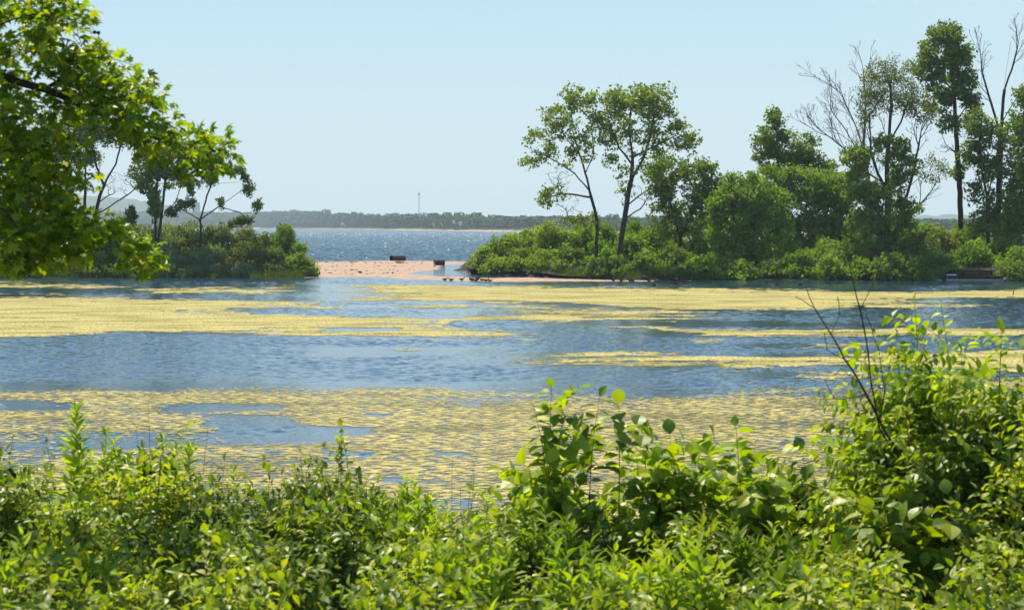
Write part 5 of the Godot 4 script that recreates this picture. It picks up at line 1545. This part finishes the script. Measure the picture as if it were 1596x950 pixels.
# ----------------------------------------------------------------
func materials():
	var sand := picture(noise(0.012, 5, 3), [Color(0.21, 0.14, 0.095), Color(0.32, 0.23, 0.16), Color(0.41, 0.32, 0.24)], 512)
	M.sand = grained(sand, 0.12, 0.95, bumps(noise(0.05, 4, 4), 6.0), 0.5)
	M.far_sand = plain(Color(0.30, 0.25, 0.19), 0.95)
	M.soil = grained(picture(noise(0.02, 5, 8), [Color(0.03, 0.024, 0.015), Color(0.08, 0.06, 0.035), Color(0.06, 0.075, 0.03)], 512), 0.4, 1.0)
	M.bank_soil = grained(picture(noise(0.02, 5, 7), [Color(0.015, 0.014, 0.009), Color(0.035, 0.03, 0.018), Color(0.03, 0.04, 0.014)], 512), 0.4, 1.0)
	M.mud = grained(picture(noise(0.03, 5, 9), [Color(0.016, 0.012, 0.009), Color(0.05, 0.035, 0.025), Color(0.10, 0.065, 0.045)], 512), 0.5, 0.95, bumps(noise(0.04, 4, 10), 10.0), 1.0)
	M.far_green = grained(picture(noise(0.03, 5, 12), [Color(0.025, 0.05, 0.018), Color(0.06, 0.10, 0.035)], 512), 0.008, 1.0)
	M.bark = grained(picture(noise(0.03, 4, 13), [Color(0.03, 0.024, 0.018), Color(0.075, 0.06, 0.045)], 256), 1.6, 0.95)
	M.bark_grey = grained(picture(noise(0.03, 4, 14), [Color(0.08, 0.07, 0.06), Color(0.17, 0.15, 0.13)], 256), 1.6, 0.95)
	M.algae = grained(picture(noise(0.02, 5, 16), [Color(0.12, 0.11, 0.05), Color(0.32, 0.275, 0.09), Color(0.47, 0.41, 0.145)], 1024, [0.3, 0.46, 0.7]), 0.3, 0.85, bumps(noise(0.05, 5, 17), 10.0, 1024), 0.3)
	var thin := [Color(0.10, 0.10, 0.06, 0.12), Color(0.19, 0.165, 0.06, 0.5), Color(0.31, 0.265, 0.08, 0.88), Color(0.46, 0.39, 0.13, 1.0)]
	var scum := noise(0.011, 6, 18)
	scum.fractal_gain = 0.72
	M.algae_film = grained(picture(scum, thin, 1024, [0.30, 0.43, 0.53, 0.74]), 0.3, 0.7)
	M.algae_film.uv1_scale = Vector3(0.25, 0.3, 0.36)
	for w in ["algae", "algae_film"]:
		M[w].transparency = BaseMaterial3D.TRANSPARENCY_ALPHA
		M[w].vertex_color_use_as_albedo = true
		M[w].detail_enabled = true
		M[w].detail_blend_mode = BaseMaterial3D.BLEND_MODE_MUL
		M[w].detail_albedo = picture(noise(0.012, 5, 19), [Color(0.62, 0.64, 0.52), Color(0.88, 0.88, 0.82), Color(1, 1, 1)], 1024, [0.3, 0.45, 0.65])
		M[w].detail_uv_layer = BaseMaterial3D.DETAIL_UV_2
		M[w].uv2_triplanar = true
		M[w].uv2_world_triplanar = true
		M[w].uv2_scale = Vector3(0.013, 0.02, 0.031)
	for w in [["pond_water", 0.2, 0.15, 0.05, 30], ["calm_water", 0.06, 0.3, 0.05, 35], ["bay_water", 0.12, 0.5, 0.16, 40]]:
		var m := plain(Color(0.010, 0.032, 0.058), w[3], 0.36)
		m.normal_enabled = true
		m.normal_texture = bumps(noise(0.028, 4, w[4]), 8.0, 1024)
		m.normal_scale = w[2]
		m.uv1_triplanar = true
		m.uv1_world_triplanar = true
		m.uv1_scale = Vector3(1, 1, 1) * w[1]
		M[w[0]] = m
	M.bay_water.albedo_color = Color(0.035, 0.065, 0.07).linear_to_srgb()
	M.stem = plain(Color(0.08, 0.11, 0.03), 0.7)
	M.glint_flecks = plain(Color(1, 1, 1), 0.6)  # white colour of the flecks that imitate sun glints on the bay
	M.glint_flecks.vertex_color_use_as_albedo = true
	M.tar = grained(picture(noise(0.03, 4, 51), [Color(0.03, 0.029, 0.03), Color(0.07, 0.066, 0.064)], 256), 1.4, 0.6, null, 1.0, false)
	M.tar_blue = grained(picture(noise(0.03, 4, 52), [Color(0.025, 0.032, 0.036), Color(0.07, 0.08, 0.084)], 256), 1.4, 0.45, null, 1.0, false)
	M.rust = grained(picture(noise(0.04, 4, 53), [Color(0.06, 0.03, 0.02), Color(0.16, 0.08, 0.05)], 256), 1.6, 0.9, null, 1.0, false)
	M.rock = grained(picture(noise(0.03, 4, 54), [Color(0.25, 0.23, 0.20), Color(0.52, 0.47, 0.42)], 256), 1.2, 0.9)
	M.wood_pale = grained(picture(noise(0.03, 4, 56), [Color(0.32, 0.25, 0.20), Color(0.5, 0.41, 0.35)], 256), 0.9, 0.9)
	M.wood_dark = grained(picture(noise(0.03, 4, 57), [Color(0.02, 0.017, 0.015), Color(0.05, 0.042, 0.036)], 256), 0.9, 0.9)
	M.wood_grey = grained(picture(noise(0.03, 4, 58), [Color(0.06, 0.05, 0.042), Color(0.12, 0.10, 0.085)], 256), 0.9, 0.9)
	M.cooler_blue = plain(Color(0.012, 0.05, 0.09), 0.4)
	M.white = plain(Color(0.75, 0.75, 0.73), 0.4)
	M.white_wall = plain(Color(0.18, 0.19, 0.19), 0.8)
	M.roof = plain(Color(0.12, 0.12, 0.12), 0.9)
	M.dark_glass = plain(Color(0.03, 0.035, 0.04), 0.15, 0.5)
	M.steel = plain(Color(0.22, 0.23, 0.24), 0.6)
	M.tower = plain(Color(0.22, 0.34, 0.42), 0.6)
	M.feather = plain(Color(1, 1, 1), 0.8)
	M.feather.vertex_color_use_as_albedo = true
	M.leaf_far = leaf_material(0.6, Color(0.9, 0.95, 0.25), 0.22)
	M.leaf_dull = leaf_material(0.9, Color(0.3, 0.35, 0.1), 0.2)
	M.leaf = leaf_material(0.43, Color(0.95, 1.0, 0.22), 0.42)
	M.leaf_matte = leaf_material(0.55, Color(0.9, 1.0, 0.22), 0.4)

func leaf_meshes():
	leaf_shape.spray_mid = spray(6, 0.25, 0.40, 0.42, 0.3, 1)
	leaf_shape.spray_fine = spray(8, 0.20, 0.36, 0.36, 0.4, 2)
	leaf_shape.spray_thin = spray(6, 0.17, 0.32, 0.36, 0.2, 3)
	leaf_shape.spray_slim = spray(9, 0.26, 0.2, 0.28, 1.2, 4)
	leaf_shape.spray_tuft = spray(9, 0.26, 0.26, 0.24, -0.2, 5)
	rng.seed = 6
	var b := Maker.new()
	for k in 14:
		var p := Vector3(rng.randf_range(-0.2, 0.2), 0, rng.randf_range(-0.2, 0.2))
		var top := p + Vector3(rng.randf_range(-0.18, 0.18), rng.randf_range(0.3, 0.62), rng.randf_range(-0.18, 0.18))
		var side := Vector3(rng.randf_range(-1, 1), 0, rng.randf_range(-1, 1)).normalized() * 0.022
		b.tri(p - side, top, p + side)
	leaf_shape.grass_tuft = b.done()
	leaf_shape.ovate = ovate(0.30, 0.22, 0.35, 5)
	leaf_shape.round_leaf = ovate(0.40, 0.25, 0.22, 5, 0.5)
	leaf_shape.lance = ovate(0.16, 0.28, 0.5, 4, 0.38)
	leaf_shape.star = star(0.5)

func sky_picture() -> ImageTexture:
	var im := Image.create(512, 256, false, Image.FORMAT_RGBF)
	var wisps := noise(2.2, 4, 55)
	var bands := [[0.0, Color(0.70, 0.85, 0.88)], [3.0, Color(0.65, 0.83, 0.895)], [6.5, Color(0.535, 0.775, 0.93)], [14.0, Color(0.30, 0.54, 0.85)], [30.0, Color(0.15, 0.36, 0.74)], [55.0, Color(0.095, 0.265, 0.64)], [90.0, Color(0.08, 0.23, 0.58)]]
	for y in 256:
		var up := 90.0 - (y + 0.5) / 256.0 * 180.0
		var e := maxf(up, 0.0)
		var k := 0
		while k < bands.size() - 2 and e > bands[k + 1][0]: k += 1
		var base: Color = (bands[k][1] as Color).lerp(bands[k + 1][1], clampf((e - bands[k][0]) / (bands[k + 1][0] - bands[k][0]), 0, 1))
		for x in 512:
			var a := x / 512.0 * TAU
			var dir := Vector3(sin(a) * cos(deg_to_rad(up)), sin(deg_to_rad(up)), cos(a) * cos(deg_to_rad(up)))
			var w := smoothstep(0.25, 0.8, wisps.get_noise_3d(dir.x * 1.2, dir.y * 4.0, dir.z * 1.2)) * smoothstep(1.0, 6.0, up) * 0.22
			im.set_pixel(x, y, base.lerp(Color(0.80, 0.86, 0.92), w) * SKY)
	return ImageTexture.create_from_image(im)

const SKY := 0.53

func _ready():
	var pitch := atan((475.0 - HORIZON) / F)
	turn = Basis(Vector3.RIGHT, -pitch)
	var cam := Camera3D.new()
	cam.name = "camera"
	var lens := CameraAttributesPhysical.new()
	lens.frustum_focal_length = 12.0 / tan(atan(475.0 / F))
	lens.frustum_near = 0.2
	lens.frustum_far = 12000.0
	lens.frustum_focus_distance = 175.0
	lens.exposure_aperture = 8.0
	cam.attributes = lens
	cam.transform = Transform3D(turn, Vector3(0, EYE, 0))
	add_child(cam)
	var env := Environment.new()
	env.background_mode = Environment.BG_SKY
	env.sky = Sky.new()
	var sm := PanoramaSkyMaterial.new()
	sm.panorama = sky_picture()
	env.sky.sky_material = sm
	env.tonemap_mode = Environment.TONE_MAPPER_LINEAR
	env.tonemap_exposure = 1.9
	env.sdfgi_enabled = true
	env.ssao_enabled = true
	env.ssil_enabled = true
	env.fog_enabled = true
	env.fog_density = 0.00017
	env.fog_light_color = Color(0.90, 0.97, 1.0)
	var world := WorldEnvironment.new()
	world.name = "world"
	world.environment = env
	add_child(world)
	var sun := DirectionalLight3D.new()
	sun.name = "sun"
	sun.light_energy = 1.5
	sun.light_color = Color(1.0, 0.955, 0.88)
	sun.light_angular_distance = 0.5
	sun.shadow_enabled = true
	add_child(sun)
	var towards := Vector3(-0.20, 0.88, -0.43)      # where the sun stands: high, ahead and a little to the left
	sun.look_at_from_position(Vector3.ZERO, -towards, Vector3.UP)
	materials()
	leaf_meshes()
	setting()
	far_forest()
	bank_trees()
	bank_shrubs()
	drums()
	litter()
	birds()
	dock()
	far_things()
	thicket()
